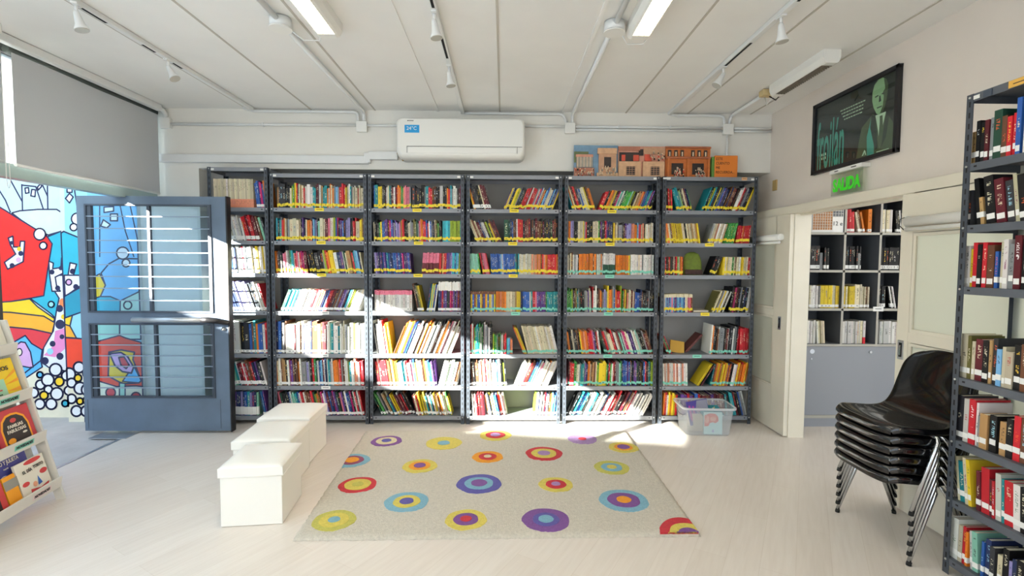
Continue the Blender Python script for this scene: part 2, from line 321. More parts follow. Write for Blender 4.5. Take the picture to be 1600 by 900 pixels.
for x, y, r in ((485, 563, 33), (425, 605, 38), (440, 658, 28), (492, 690, 36), (440, 755, 28), (470, 830, 32), (535, 700, 34), (530, 830, 32), (540, 600, 30)): circ(x / 3.913, 430 + y / 3.913, r / 3.913, 'wht', 2, **k)
for x, y, r, f in ((480, 628, 22, 'yel'), (492, 770, 20, 'yel'), (403, 782, 20, 'teal'), (530, 765, 20, 'yel')): circ(x / 3.913, 430 + y / 3.913, r / 3.913, f, 2, **k)
shape([(137, 250), (242, 250), (242, 500), (150, 500), (137, 480)], 'db', 0, **k)
shape(D1((195, 152), (262, 148), (262, 180), (195, 190)), 'wht', **k); shape(D1((240, 200), (290, 200), (290, 248), (240, 248)), 'wht', **k); shape(D1((190, 240), (240, 275), (215, 298), (172, 285)), 'wht', **k)
shape(D1((300, 100), (345, 320), (405, 500)), None, 1.3, closed=False, **k); shape(D1((370, 100), (455, 380), (520, 520)), None, 1.3, closed=False, **k); shape(D1((165, 100), (165, 500)), None, 1.3, closed=False, **k)
shape(D1((130, 640), (165, 620), (205, 700), (165, 790), (100, 830)), 'yel', 1.4, **k)
shape(D1((175, 615), (230, 550), (300, 512), (460, 515), (560, 560), (560, 720), (460, 745), (310, 810), (240, 780), (170, 780), (205, 700)), 'db', 1.5, **k)
shape(D1((170, 780), (240, 780), (310, 810), (305, 1000), (100, 1000), (100, 800)), 'teal', 1.4, **k); shape(D1((310, 810), (460, 745), (560, 720), (560, 1080), (305, 1080)), 'gl', 1.4, **k)
circ(192.6, 395.5, 9.4, 'wht', **k); circ(197.8, 411, 6, 'wht', **k); circ(200.5, 476.7, 6.2, 'gl', 1.6, **k)
shape(D2((60, 60), (290, 60), (290, 188), (155, 225), (60, 240)), 'mint', 1.4, **k)
shape(D2((60, 240), (155, 225), (290, 188), (330, 205), (455, 235), (540, 240), (540, 530), (400, 525), (270, 530), (155, 495), (60, 490)), 'red2', **k)
shape(D2((60, 490), (155, 495), (270, 530), (400, 525), (540, 530), (540, 780), (60, 780)), 'cream', 1.4, **k)
shape(D2((220, 300), (300, 285), (390, 300), (380, 350), (435, 490), (420, 505), (320, 510), (290, 500), (215, 460)), 'yel', 1.8, **k)
shape(D2((385, 390), (435, 490), (420, 505), (310, 495)), 'blue', 1.4, **k)
shape(D2((225, 310), (300, 302), (345, 330), (385, 400), (370, 440), (310, 430), (260, 390)), 'pink', 1.8, **k); shape(D2((285, 335), (320, 330), (355, 385), (335, 410), (300, 385)), 'rose', 1.6, **k)
shape(D2((290, 505), (328, 508), (328, 700), (290, 700)), 'mint', 1.4, **k)
circ(174, 613, 7.4, 'rose', 1.6, **k); circ(213.5, 620, 7.4, 'rose', 1.6, **k); circ(160, 640, 6, 'wht', **k)
mu.build('mural_painting', MW, fix=False)

# ------------------------------------------------------------------ glazed pivot door
YD = 4.40
DR = empty('door_1', (-3.36, YD, 0), 0, 'blue-grey metal door standing open, glazed behind horizontal bars', 'door', kind='structure')
def dp(px, py): p = at(px, py, Y=YD); return p.x + 3.36, p.z
xl = -3.762 + 3.36; xr = -2.462 + 3.36; zt = 2.125; zb = .025
ul, ur, ut, ub = dp(136, 400)[0], dp(331, 400)[0], dp(230, 320)[1], dp(230, 488)[1]
ll_, lt, lb = dp(143, 560)[0], dp(240, 506)[1], dp(240, 621)[1]
q = MB()
def ring(q, X0, X1, Z0, Z1, x0, x1, z0, z1, y0, y1, m):
    q.box(X0, x0, y0, y1, Z0, Z1, m); q.box(x1, X1, y0, y1, Z0, Z1, m); q.box(x0, x1, y0, y1, z1, Z1, m); q.box(x0, x1, y0, y1, Z0, z0, m)
T = .05
q.box(xl, ul, 0, T, zb, zt, M_door); q.box(ur, xr, 0, T, zb, zt, M_door)
q.box(ul, ur, 0, T, ut, zt, M_door); q.box(ul, ur, 0, T, lt, ub, M_door); q.box(ul, ur, 0, T, zb, lb, M_door)
q.box(xl + .03, xl + .034, -.002, 0, zb + .02, lb - .02, M_doord); q.box(xr - .09, xr - .086, -.002, 0, zb + .02, lb - .02, M_doord)
q.build('door_frame', DR, bevel=.003)
q = MB(); q.box(xr, xr + .012, -.004, T + .01, zb - .01, zt + .004, M_dark); q.build('edge_strip', DR)
for n_, z0, z1 in (('u', ub, ut), ('l', lb, lt)):
    box1('glass_pane', (ul, ur, .028, .034, z0, z1), M_glassD, DR)
    q = MB(); ring(q, ul - .004, ur + .004, z0 - .004, z1 + .004, ul + .010, ur - .010, z0 + .010, z1 - .010, -.010, .03, M_doord); q.box(ur - .03, ur - .012, .0, .03, z0, z1, M_doord); q.box(ul + .012, ul + .045, .0, .03, z0, z1, M_doord)
    q.build('glazing_bead', DR)
bars = [(y, 230) for y in (338.4, 357.3, 376, 394.9, 413.8, 432.2, 450.7, 469.6, 522.7, 539, 555.9, 572.4, 589.2, 606)]
M_bar = mat('grey_bar_paint', '#8d9cac', .35, metal=.3)
for y, x in bars:
    z = dp(230, y)[1]; box1('security_bar', (ul, ur, -.008, .006, z - .004, z + .004), M_bar, DR)
for z0, z1, px in ((ub, ut, 236), (lb, lt, 241)):
    x = dp(px, 480)[0]; box1('mullion', (x - .012, x + .012, .0, .028, z0, z1), M_doord, DR)
q = MB(); hx0, hz = dp(219, 498); hx1, _ = dp(330, 499)
q.tube([(hx0, -.09, hz), (hx1 - .02, -.09, hz)], .023, M_alu, 14); q.build('push_bar', DR)
q = MB(); q.tube([(hx1 - .03, -.09, hz), (hx1 + .02, -.09, hz), (hx1 + .07, -.05, hz - .01), (hx1 + .15, .0, hz - .035)], [.025, .026, .026, .022], M_dark, 12)
q.tube([(hx0 + .01, -.09, hz), (hx0 + .01, .0, hz)], .012, M_dark, 10); q.build('bar_bracket', DR)
lx, lz = dp(350, 514)
q = MB(); q.tube([(lx, -.012, lz), (lx, .0, lz)], .018, M_chrome, 14); q.box(lx - .003, lx + .003, -.02, -.012, lz - .008, lz + .004, M_bolt); q.build('lock_cylinder', DR)

# ------------------------------------------------------------------ blinds on the left
M_blind = translucent_mat('blind_fabric', '#c6c8ca', .16)
def blind(y0, y1, z0, z1, x, label):
    b = empty('roller_blind', (x, y0, z0), 0, label, 'blind', 'roller blinds hanging in front of the left transom')
    q = MB(); n = 14
    for i in range(n):
        a0, a1 = i / n, (i + 1) / n; xa, xb = .006 * sin(a0 * 9), .006 * sin(a1 * 9)
        ya, yb = (y1 - y0) * a0, (y1 - y0) * a1
        for e in (0, .0015): q.face([(xa + e, ya, .0), (xb + e, yb, .0), (xb + e, yb, z1 - z0), (xa + e, ya, z1 - z0)], M_blind, True)
    q.build('blind_fabric', b)
    q = MB(); q.tube([(-.004, 0, 0), (-.004, y1 - y0, 0)], .012, M_white, 10); q.build('bottom_rail', b)
    q = MB(); q.tube([(-.02, -.02, z1 - z0 + .02), (-.02, y1 - y0 + .01, z1 - z0 + .02)], .026, mat('roller_dark', '#3c4340', .6), 14); q.build('roller_tube', b)
    return b
b1 = blind(3.37, 4.735, 2.195, 2.93, -3.265, 'large pale grey roller blind beside the back wall, over the open door')
b2 = blind(1.62, 3.295, 2.20, 2.93, -3.265, 'pale grey roller blind cut off by the left picture edge')
q = MB(); 
for i in range(22):
    a = i / 21; q.mesh([(v[0] * .0045 - 3.25, v[1] * .0045 + 3.285, 2.34 - a * .24 + v[2] * .0045) for v in ((1, 0, 0), (-1, 0, 0), (0, 1, 0), (0, -1, 0), (0, 0, 1), (0, 0, -1))], [(0, 2, 4), (2, 1, 4), (1, 3, 4), (3, 0, 4), (2, 0, 5), (1, 2, 5), (3, 1, 5), (0, 3, 5)], M_white, True)
q.tube([(-3.25, 3.285, 2.9), (-3.25, 3.285, 2.1), (-3.25, 3.29, 2.04), (-3.25, 3.30, 2.03), (-3.25, 3.31, 2.06), (-3.25, 3.305, 2.34)], .0022, M_white, 6)
tag(q.build('blind_chain'), 'white beaded blind chain hanging by the black post at left', 'chain')
# cable duct along the ceiling edge on the left
q = MB(); q.box(-3.245, -3.19, 0, 4.70, 2.952, 3.008, M_wmetal)
q.tube([(-3.215, 4.66, 2.98), (-3.215, 4.74, 2.975), (-3.215, 4.775, 2.95), (-3.215, 4.78, 2.90)], .02, M_wmetal, 10)
tag(q.build('cable_duct', bevel=.006), 'white cable duct along the ceiling edge above the blinds', 'duct')

# ------------------------------------------------------------------ conduits, boxes, tracks on the ceiling
def conduit(pts, r, label, group='painted conduit pipes on ceiling and wall', clips=()):
    P = [Vector(p) for p in pts]; out = [P[0]]
    for i in range(1, len(P) - 1):
        a, b, c = P[i - 1], P[i], P[i + 1]; d1 = (a - b); d2 = (c - b); R = min(.07, d1.length * .45, d2.length * .45)
        for k in range(6):
            t = k / 5; out.append((b + d1.normalized() * R) * (1 - t) ** 2 + b * 2 * t * (1 - t) + (b + d2.normalized() * R) * t * t)
    out.append(P[-1]); q = MB(); q.tube(out, r, M_wmetal, 10)
    o = tag(q.build('conduit_pipe'), label, 'pipe', group)
    for c in clips:
        k = MB(); k.box(c[0] - .008, c[0] + .008, c[1] - .015, c[1] + .02, c[2] - .016, c[2] + .016, M_wmetal); k.build('pipe_clip', o, bevel=.003)
    return o
yb = YB - .022
conduit([(-3.17, yb, 2.855), (-1.41, yb, 2.862)], .013, 'long white conduit on back wall from corner box to second box', clips=[(-2.3, yb, 2.858)])
conduit([(-1.32, yb, 2.862), (-.9, yb, 2.860)], .012, 'short white conduit between wall box and air conditioner left end')
conduit([(.2, yb, 2.868), (.58, yb, 2.866)], .012, 'short white conduit from air conditioner right end to wall box')
conduit([(.67, yb, 2.868), (2.11, yb, 2.868)], .012, 'upper white conduit between the two right wall boxes', clips=[(1.1, yb, 2.868), (1.6, yb, 2.868)])
conduit([(.67, yb, 2.838), (2.11, yb, 2.838)], .010, 'lower white conduit between the two right wall boxes')
conduit([(2.21, yb, 2.866), (2.585, yb, 2.866)], .012, 'upper short white conduit from the last wall box to right corner')
conduit([(2.21, yb, 2.838), (2.585, yb, 2.838)], .010, 'lower short white conduit from the last wall box to right corner')
conduit([(2.16, yb, 2.82), (2.16, yb, 2.45)], .012, 'vertical white conduit dropping from wall box behind bookcase')
conduit([(-2.44, 4.70, 2.99), (-2.40, yb, 2.985), (-1.40, yb, 2.985), (-1.395, yb, 2.89)], .013, 'white conduit along the top of back wall ending at second wall box')
conduit([(-.39, 4.79, 2.988), (-.3, yb, 2.985), (.57, yb, 2.985), (.60, yb, 2.89)], .013, 'white conduit above the air conditioner bending down to a wall box')
conduit([(1.60, 4.75, 2.985), (1.66, yb, 2.985), (2.12, yb, 2.985), (2.13, yb, 2.89)], .013, 'white conduit at ceiling line bending down to last wall box')
conduit([(-1.34, 1.2, 2.985), (-1.34, 2.97, 2.985)], .016, 'ceiling conduit running towards viewer from the left round box')
conduit([(-1.34, 3.08, 2.985), (-1.34, yb, 2.985), (-1.34, yb, 2.89)], .016, 'ceiling conduit from the left round box to the back wall')
conduit([(.68, 1.2, 2.985), (.66, 2.97, 2.985)], .016, 'ceiling conduit running towards viewer from the right round box')
conduit([(.655, 3.08, 2.985), (.655, yb, 2.985), (.655, yb, 2.89)], .016, 'ceiling conduit from the right round box to the back wall')
conduit([(2.19, 4.14, 2.985), (2.19, yb, 2.985), (2.17, yb, 2.89)], .014, 'ceiling conduit behind the unlit lamp down to last wall box')
def wbox(x, z, label):
    o = empty('junction_box', (x, YB - .03, z), 0, label, 'junction box', 'square junction boxes on the back wall')
    box1('box_body', (-.048, .048, -.012, .028, -.048, .048), M_white, o, bevel=.005); box1('box_lid', (-.050, .050, -.018, -.012, -.050, .050), M_white, o, bevel=.003)
wbox(-3.215, 2.86, 'white junction box in the back left corner'); wbox(-1.36, 2.845, 'white junction box left of the air conditioner')
wbox(.63, 2.85, 'white junction box right of the air conditioner'); wbox(2.16, 2.852, 'white junction box near the back right corner')
def rbox(x, y, label, dx):
    o = empty('ceiling_box', (x, y, 2.95), 0, label, 'junction box', 'round boxes on the ceiling')
    q = MB(); q.tube([(0, 0, .055), (0, 0, .0)], .062, M_wmetal, 24); q.build('box_body', o)
    q = MB(); q.tube([(0, 0, .0), (0, 0, -.008)], .065, M_white, 24)
    q.build('box_lid', o)
    q = MB(); q.tube([(dx * .05, .02, .0), (dx * .10, .09, -.03), (dx * .2, .09, -.03), (dx * .24, .02, .02)], .004, M_wmetal, 6); q.build('lamp_cable', o)
rbox(-1.34, 3.025, 'round white ceiling box beside the lit left lamp', 1); rbox(.66, 3.02, 'round white ceiling box beside the lit right lamp', 1)
o = empty('ceiling_box', (2.19, 4.13, 2.955), 0, 'small yellowed ceiling box with loose wires by the unlit lamp', 'junction box')
box1('box_body', (-.05, .05, -.04, .04, 0, .05), mat('yellowed_plastic', '#c8b284', .6), o, bevel=.006)
q = MB(); q.tube([(.02, .0, .0), (.06, -.03, -.04), (.07, -.08, -.01), (.03, -.1, .03)], .005, M_ink, 6); q.tube([(-.01, .02, 0), (.0, .0, -.07), (.02, -.04, -.03)], .004, M_white, 6); q.build('loose_wire', o)
o = empty('wall_outlet_box', (-3.12, 3.08, 2.95), 0, 'small off-white ceiling box at the top left edge', 'junction box')
box1('box_body', (-.035, .035, -.06, .06, 0, .058), M_white, o, bevel=.008); box1('box_lid', (-.032, .032, -.056, .056, -.006, 0), M_white, o, bevel=.003)

def track(x, y0, y1, label, slots):
    o = empty('light_track', (x, y0, 2.99), 0, label, 'track', 'lighting tracks on the ceiling')
    L_ = y1 - y0; box1('track_rail', (-.018, .018, 0, L_, -.012, .018), M_wmetal, o, bevel=.004)
    for a, b in slots:
        box1('track_slot', (-.008, .008, a - y0, b - y0, -.0135, -.0125), M_black, o)
track(-2.385, .8, 4.74, 'white lighting track above the open door side', [(2.3, 2.72), (2.84, 3.05), (3.34, 3.46), (3.56, 3.74)])
track(-.40, .8, 4.79, 'white lighting track in the middle of ceiling', [(2.5, 2.82), (3.15, 3.5)])
track(1.585, .8, 4.76, 'white lighting track nearer the framed poster', [(2.5, 2.7), (3.2, 3.62)])
def spot(x, y, tilt, rz, label, s=1):
    o = empty('track_spotlight', (x, y, 2.975), rz, label, 'spotlight', 'white spotlights on the ceiling tracks')
    q = MB(); q.tube([(0, 0, .0), (0, 0, -.045)], .009, M_wmetal, 8); q.box(-.015, .015, -.03, .03, -.006, .004, M_wmetal); q.build('arm', o)
    d = Vector((sin(tilt), 0, -cos(tilt))); p = Vector((0, 0, -.045)); q = MB()
    q.tube([p - d * .012, p, p + d * .03, p + d * .06, p + d * .085, p + d * .095], [.008, .015, .019, .023, .033, .037], M_wmetal, 18); q.build('lamp_shade', o)
    q = MB(); q.tube([p + d * .0955, p + d * .098], [.034, .034], mat('lamp_lens', '#b8b6ac', .2), 18); q.build('lens', o)
spot(-2.375, 2.83, radians(14), .3, 'white spotlight nearest the viewer on the left track'); spot(-2.385, 3.59, radians(30), -.1, 'white spotlight farther back on the left track')
spot(-.402, 2.87, radians(8), 0, 'white spotlight nearest the viewer on the middle track'); spot(-.402, 3.63, radians(8), 0, 'white spotlight farther back on the middle track')
spot(1.585, 2.86, radians(6), 0, 'white spotlight nearest the viewer on the right track'); spot(1.585, 3.60, radians(30), pi, 'white spotlight tilted aside, farther back on the right track')

# fluorescent fixtures
M_tube = mat('lit_lamp_diffuser', '#fff4d2', .4, emit=9)
M_off = mat('unlit_lamp_louvre', '#8c8272', .4, metal=.3, noise=.1, scale=60)
def fixture(x, y0, y1, w, h, label, lit, power=0, z=None):
    z = ZC - h if z is None else z
    o = empty('fluorescent_lamp', (x, y0, z), 0, label, 'ceiling lamp', 'fluorescent lamps on the ceiling'); L_ = y1 - y0
    pr = [(-w / 2, h), (-w / 2, h * .45), (-w * .40, h * .1), (-w * .30, 0), (w * .30, 0), (w * .40, h * .1), (w / 2, h * .45), (w / 2, h)]
    q = MB(); q.prism(pr, 'y', 0, .05, M_white); q.prism(pr, 'y', L_ - .05, L_, M_white)
    q.prism([(-w / 2, h), (-w / 2, h * .45), (-w * .40, h * .1), (-w * .31, h * .02), (-w * .31, h * .3), (w * .31, h * .3), (w * .31, h * .02), (w * .40, h * .1), (w / 2, h * .45), (w / 2, h)], 'y', .05, L_ - .05, M_white)
    q.build('lamp_housing', o, bevel=.004)
    box1('diffuser', (-w * .31, w * .31, .05, L_ - .05, h * .12, h * .18), M_tube if lit else M_off, o)
    q = MB(); n = int(L_ / .028)
    for i in range(n): yy = .05 + (L_ - .1) * (i + .5) / n; q.box(-w * .31, w * .31, yy - .0015, yy + .0015, h * .0, h * .12, M_white if lit else M_off)
    for a in (-.1, .1): q.box(w * a - .001, w * a + .001, .05, L_ - .05, 0, h * .12, M_white if lit else M_off)
    q.build('louvre', o)
    if lit:
        l = bpy.data.lights.new('lamp_light', 'AREA'); l.shape = 'RECTANGLE'; l.size = w * .6; l.size_y = L_ - .1; l.energy = power; l.color = (1, .93, .78)
        a = bpy.data.objects.new('lamp_light', l); COL.objects.link(a); a.parent = o; a.location = (0, L_ / 2, -.004)
    return o
fixture(-1.075, 1.72, 3.09, .165, .085, 'lit white fluorescent lamp left of the middle track', True, 15)
fixture(.82, 1.72, 3.06, .165, .085, 'lit white fluorescent lamp right of the middle track', True, 12)
fixture(2.215, 3.35, 4.03, .12, .09, 'unlit cream fluorescent lamp over the framed poster', False)
fixture(-1.085, -1.6, -.3, .165, .085, 'added unseen fluorescent fill lamp behind the viewer, left', True, 15)  # unseen lamp added behind the camera to fill the room
fixture(.82, -1.6, -.3, .165, .085, 'added unseen fluorescent fill lamp behind the viewer, right', True, 8)  # second added fill lamp, also out of view

# wall duct for the air conditioner pipes
q = MB(); q.box(-3.285, -1.30, YB - .045, YB, 2.495, 2.572, M_wmetal); q.box(-1.30, -1.02, YB - .05, YB, 2.535, 2.612, M_wmetal); q.box(-1.34, -1.28, YB - .048, YB, 2.505, 2.600, M_wmetal)
tag(q.build('pipe_duct', bevel=.006), 'white pipe duct running along back wall left of air conditioner', 'duct')
# ------------------------------------------------------------------ air conditioner
AC = empty('air_conditioner', (-.405, YB, 2.545), 0, 'white split air conditioner with a blue 24 degree sticker on back wall', 'air conditioner')
w2 = .60
q = MB()
def rrect(hw, z0, z1, rt, rb, n=6):
    out = []
    for cx, cz, r, a0 in ((hw - rt, z1 - rt, rt, 0), (-hw + rt, z1 - rt, rt, pi / 2), (-hw + rb, z0 + rb, rb, pi), (hw - rb, z0 + rb, rb, 1.5 * pi)):
        for k in range(n + 1): t = a0 + pi / 2 * k / n; out.append((cx + r * cos(t), cz + r * sin(t)))
    return out
rings = [(0, 0, -.028, .352), (-.12, 0, -.028, .352), (-.165, .004, -.016, .348), (-.19, .012, .0, .340), (-.20, .024, .014, .328)]
vs = []
for y, ins, z0, z1 in rings: vs += [(x, y, z) for x, z in rrect(w2 - ins, z0, z1, .055, .07)]
nR = len(vs) // len(rings)
q.mesh(vs, [(i * nR + k, i * nR + (k + 1) % nR, (i + 1) * nR + (k + 1) % nR, (i + 1) * nR + k) for i in range(len(rings) - 1) for k in range(nR)], M_white, True)
q.mesh(vs[-nR:], [tuple(range(nR))], M_white); q.mesh(vs[:nR], [tuple(range(nR))], M_white)
q.build('unit_body', AC)
q = MB(); q.box(-.49, .52, -.2065, -.196, .02, .078, M_white); q.build('air_flap', AC, bevel=.006)
q = MB(); q.box(-.495, .57, -.2035, -.199, .080, .083, M_ink); q.box(.5235, .526, -.2035, -.199, .022, .08, M_ink); q.box(-.4955, -.493, -.2035, -.199, .022, .08, M_ink); q.build('flap_joint', AC)
s = box1('temperature_sticker', (-.515, -.38, -.2025, -.1995, .205, .275), mat('blue_sticker', '#1593d2', .4), AC); s['label'] = 'blue sticker reading 24 degrees C'
text('24°C', .045, M_white, 'sticker_lettering', s, frameM((-.45, -.2030, .243), (1, 0, 0), (0, 0, 1)))
q = MB()
for i, (a, b) in enumerate(((0, .010), (.012, .020), (.023, .031), (.034, .044), (.047, .056))): q.box(-.49 + a, -.49 + b, -.2015, -.1995, .310 + .001 * (i % 2), .317, M_ink)
q.build('maker_mark', AC)
q = MB(); q.tube([(-.62, -.03, .06), (-.60, -.08, .03), (-.57, -.10, .0), (-.55, -.09, -.03)], .008, mat('copper_insulation', '#9a7c3a', .7), 8); q.build('refrigerant_pipe', AC)

# ------------------------------------------------------------------ sliding doors and header on the right
M_frost = translucent_mat('frosted_glass', '#e4e5da', .7)
q = MB(); q.box(2.525, XR, -1.0, YB + .15, 2.0, 2.072, M_cream); q.box(2.60, 2.66, -1, 4.95, 1.985, 2.0, M_cream)
struct(q, 'trim_2', 'cream header rail over the sliding doors', 'header rail', bevel=.004)
q = MB(); q.box(2.553, 2.697, 4.275, 4.40, 0, 2.0, M_cream); struct(q, 'trim_3', 'cream post between the sliding doors at the opening', 'door post', bevel=.003)
def sliding(name, y0, y1, gy0, gy1, label, hy, x0=2.515, x1=2.553, gl=((.41, 1.075), (1.14, 1.755)), wallside=False):
    d = empty(name, (x0, y0, 0), 0, label, 'door', kind='structure'); t = x1 - x0; Y0, Y1 = 0, y1 - y0; a, b = gy0 - y0, gy1 - y0
    q = MB(); q.box(0, t, Y0, a, .012, 1.998, M_cream); q.box(0, t, b, Y1, .012, 1.998, M_cream)
    zz = [.012] + [z for g in gl for z in g] + [1.998]
    for i in range(0, len(zz), 2): q.box(0, t, a, b, zz[i], zz[i + 1], M_cream)
    q.build('door_leaf', d, bevel=.003)
    for z0, z1 in gl:
        box1('glass_pane', (t * .45, t * .6, a, b, z0, z1), M_frost, d)
        q = MB(); e = .022
        q.box(.002, t * .45, a, a + e, z0, z1, M_cream); q.box(.002, t * .45, b - e, b, z0, z1, M_cream); q.box(.002, t * .45, a + e, b - e, z0, z0 + e, M_cream); q.box(.002, t * .45, a + e, b - e, z1 - e, z1, M_cream)
        q.build('glazing_bead', d, bevel=.003)
    h = hy - y0
    q = MB(); q.box(-.003, .001, h - .022, h + .022, .96, 1.08, M_alu); q.box(-.004, -.001, h - .012, h + .012, .975, 1.065, M_black); q.box(-.007, -.003, h - .006, h + .006, .985, 1.05, M_chrome); q.build('flush_handle', d)
    return d
sliding('door_2', 4.285, 4.955, 4.50, 4.93, 'narrow cream sliding door with frosted panes beside the last bookcase', 4.40)
sliding('door_3', 1.45, 3.075, 1.60, 2.985, 'wide cream sliding door with frosted panes behind the stacked chairs', 3.035)
def rollcass(y0, y1, z, label):
    o = empty('roller_blind', (2.49, y0, z), 0, label, 'blind', 'roller blinds on the sliding doors'); L_ = y1 - y0
    q = MB(); q.tube([(0, 0, 0), (0, L_, 0)], .030, M_white, 18); q.build('rolled_fabric', o)
    q = MB(); q.tube([(-.012, .005, -.047), (-.012, L_ - .005, -.047)], .012, M_white, 10); q.build('bottom_rail', o)
    q = MB(); q.box(-.012, .024, L_, L_ + .006, -.035, .035, M_white); q.tube([(-.0, L_ + .01, .03), (-.02, L_ + .03, .02), (-.02, L_ + .035, -.02), (0, L_ + .02, -.05)], .003, M_ink, 6); q.build('bracket', o)
    return o
rollcass(1.7, 3.0, 1.822, 'rolled-up white blind on the wide sliding door by near bookshelf'); rollcass(4.375, 4.93, 1.80, 'rolled-up white blind on the narrow sliding door by last bookcase')
# exit sign, thermostat, poster
ES = empty('exit_sign', (XR, 3.64, 2.19), 0, 'clear plate exit sign with green SALIDA letters under the poster', 'sign')
q = MB(); q.box(-.07, 0, -.17, .17, .062, .092, M_white); q.build('sign_housing', ES, bevel=.004)
q = MB(); q.box(-.0725, -.070, -.12, -.07, .073, .079, M_ink); q.box(-.0725, -.070, .07, .11, .073, .079, M_ink); q.build('sign_vent', ES)
box1('sign_plate', (-.055, -.050, -.165, .165, -.105, .062), glass_mat('acrylic_plate', (.86, .90, .85), .05), ES)
M_green = mat('green_sign_letters', '#3fd32c', .4, emit=.05)
text('SALIDA', .125, M_green, 'sign_lettering', ES, frameM((-.0555, 0, -.035), (0, -1, 0), (0, 0, 1)), bold=.006, sx=.70)
o = box1('wall_plate', (XR - .012, XR, 4.66, 4.73, 2.26, 2.36), mat('tan_plate', '#b59a62', .6), bevel=.003); tag(o, 'small tan blank plate on right wall near the corner', 'wall plate')
PO = empty('framed_poster', (XR, 3.665, 2.585), 0, 'black framed dark poster lettered froilán with a green-toned man in suit', 'poster')
q = MB(); hw, hh = .445, .285
for a in ((-.03, 0, -hw, hw, hh - .028, hh), (-.03, 0, -hw, hw, -hh, -hh + .028), (-.03, 0, -hw, -hw + .028, -hh, hh), (-.03, 0, hw - .028, hw, -hh, hh)): q.box(*a, M_dark)
q.build('picture_frame', PO, bevel=.002)
M_pd = mat('poster_dark', '#1e2624', .35); M_pt = mat('poster_teal', '#3f9a8a', .4); M_pf = mat('poster_face', '#8fb487', .4); M_ps = mat('poster_suit', '#4a5b3f', .4); M_psh = mat('poster_shirt', '#b8d2b4', .4); M_pk = mat('poster_shade', '#2b3a30', .4)
PR = box1('poster_print', (-.012, -.004, -hw + .02, hw - .02, -hh + .02, hh - .02), M_pd, PO)
PM_ = frameM((-.0125, 0, 0), (0, -1, 0), (0, 0, 1))     # local x runs to the right as seen, y up, z to the viewer
def flat(name, pts, m, lay, parent):
    q = MB(); q.mesh([PM_ @ Vector((x, y, lay * .0003)) for x, y in pts], [tuple(range(len(pts)))], m); return q.build(name, parent, fix=False)
def oval(cx, cy, a, b, n=28): return [(cx + a * cos(2 * pi * i / n), cy + b * sin(2 * pi * i / n)) for i in range(n)]
flat('suit_shape', [(.06, -.262), (.08, -.15), (.105, -.04), (.15, -.01), (.21, .03), (.24, .0), (.33, .0), (.365, -.04), (.40, -.09), (.40, -.262)], M_ps, 1, PR)
flat('suit_shade', [(.17, -.262), (.16, -.12), (.20, .02), (.225, -.10), (.235, -.262)], M_pt, 2, PR)
flat('shirt_shape', [(.235, .01), (.33, .01), (.30, -.10), (.285, -.22), (.265, -.10)], M_psh, 3, PR)
flat('tie_shape', [(.275, -.005), (.30, -.005), (.305, -.05), (.315, -.18), (.29, -.225), (.27, -.18), (.278, -.05)], M_ps, 4, PR)
flat('lapel_shape', [(.20, .03), (.235, .0), (.27, -.22), (.245, -.23), (.19, -.06)], M_pk, 5, PR)
flat('lapel_shape', [(.335, .01), (.36, -.03), (.34, -.16), (.30, -.225), (.315, -.10)], M_pk, 5, PR)
flat('face_shape', [(.20, .12), (.20, .18), (.215, .225), (.25, .25), (.29, .25), (.325, .225), (.34, .18), (.335, .11), (.32, .05), (.295, .015), (.27, .005), (.245, .02), (.215, .07)], M_pf, 6, PR)
flat('face_shade', [(.30, .24), (.325, .225), (.34, .18), (.335, .11), (.32, .05), (.295, .015), (.275, .01), (.30, .06), (.305, .12), (.295, .15), (.315, .17)], M_ps, 7, PR)
for a in (((.225, .142), (.255, .146), (.258, .137), (.228, .132)), ((.285, .146), (.312, .142), (.312, .133), (.287, .137)), ((.265, .135), (.275, .135), (.285, .095), (.262, .092)), ((.245, .062), (.295, .062), (.290, .053), (.25, .053))): flat('feature_mark', a, M_pk, 8, PR)
text('froilán', .20, M_pt, 'poster_title', PR, PM_ @ Matrix.Translation((-.235, -.085, .0006)) @ Matrix.Diagonal((1, 2.7, 1, 1)), bold=.002, sx=.62, spacing=1.02)
for i, (t_, yy) in enumerate((('BIBLIOTECA POPULAR', .145), ('la lectura nos une y nos hace libres', .12), ('Este espacio lleva su nombre', .095), ('desde el barrio', .07))):
    q = MB(); random.seed(i); x = .0 - (.13 - .015 * i)
    while x < .13 - .015 * i: w_ = random.uniform(.01, .03); q.mesh([PM_ @ Vector((x + .0, yy + d, .0006)) if False else PM_ @ Vector((x + e * w_, yy + d, .0006)) for e, d in ((0, 0), (1, 0), (1, .009), (0, .009))], [(0, 1, 2, 3)], M_psh); x += w_ + .006
    q.build('small_print', PR, fix=False)
q = MB()
for i in range(9): q.mesh([PM_ @ Vector(p) for p in ((-.36, .06 - i * .016, .0005), (-.28 - .02 * (i % 3), .06 - i * .016, .0005), (-.28 - .02 * (i % 3), .063 - i * .016, .0005), (-.36, .063 - i * .016, .0005))], [(0, 1, 2, 3)], M_ps)
for r_ in range(2):
    for i in range(4): q.mesh([PM_ @ Vector((-.36 + i * .022 + e, -.15 - r_ * .03 + d, .001)) for e, d in ((0, 0), (.013, 0), (.013, .02), (0, .02))], [(0, 1, 2, 3)], M_psh)
q.build('small_print', PR, fix=False)
flat('logo_mark', [(.12, -.245), (.145, -.205), (.155, -.215), (.165, -.245), (.155, -.245), (.148, -.225), (.135, -.245)], M_psh, 9, PR); flat('logo_mark', [(.26, -.25), (.37, -.25), (.37, -.244), (.26, -.244)], M_psh, 9, PR)
box1('poster_glass', (-.019, -.017, -hw + .022, hw - .022, -hh + .022, hh - .022), glass_mat('picture_glass', (.95, .97, .96), .015), PO)

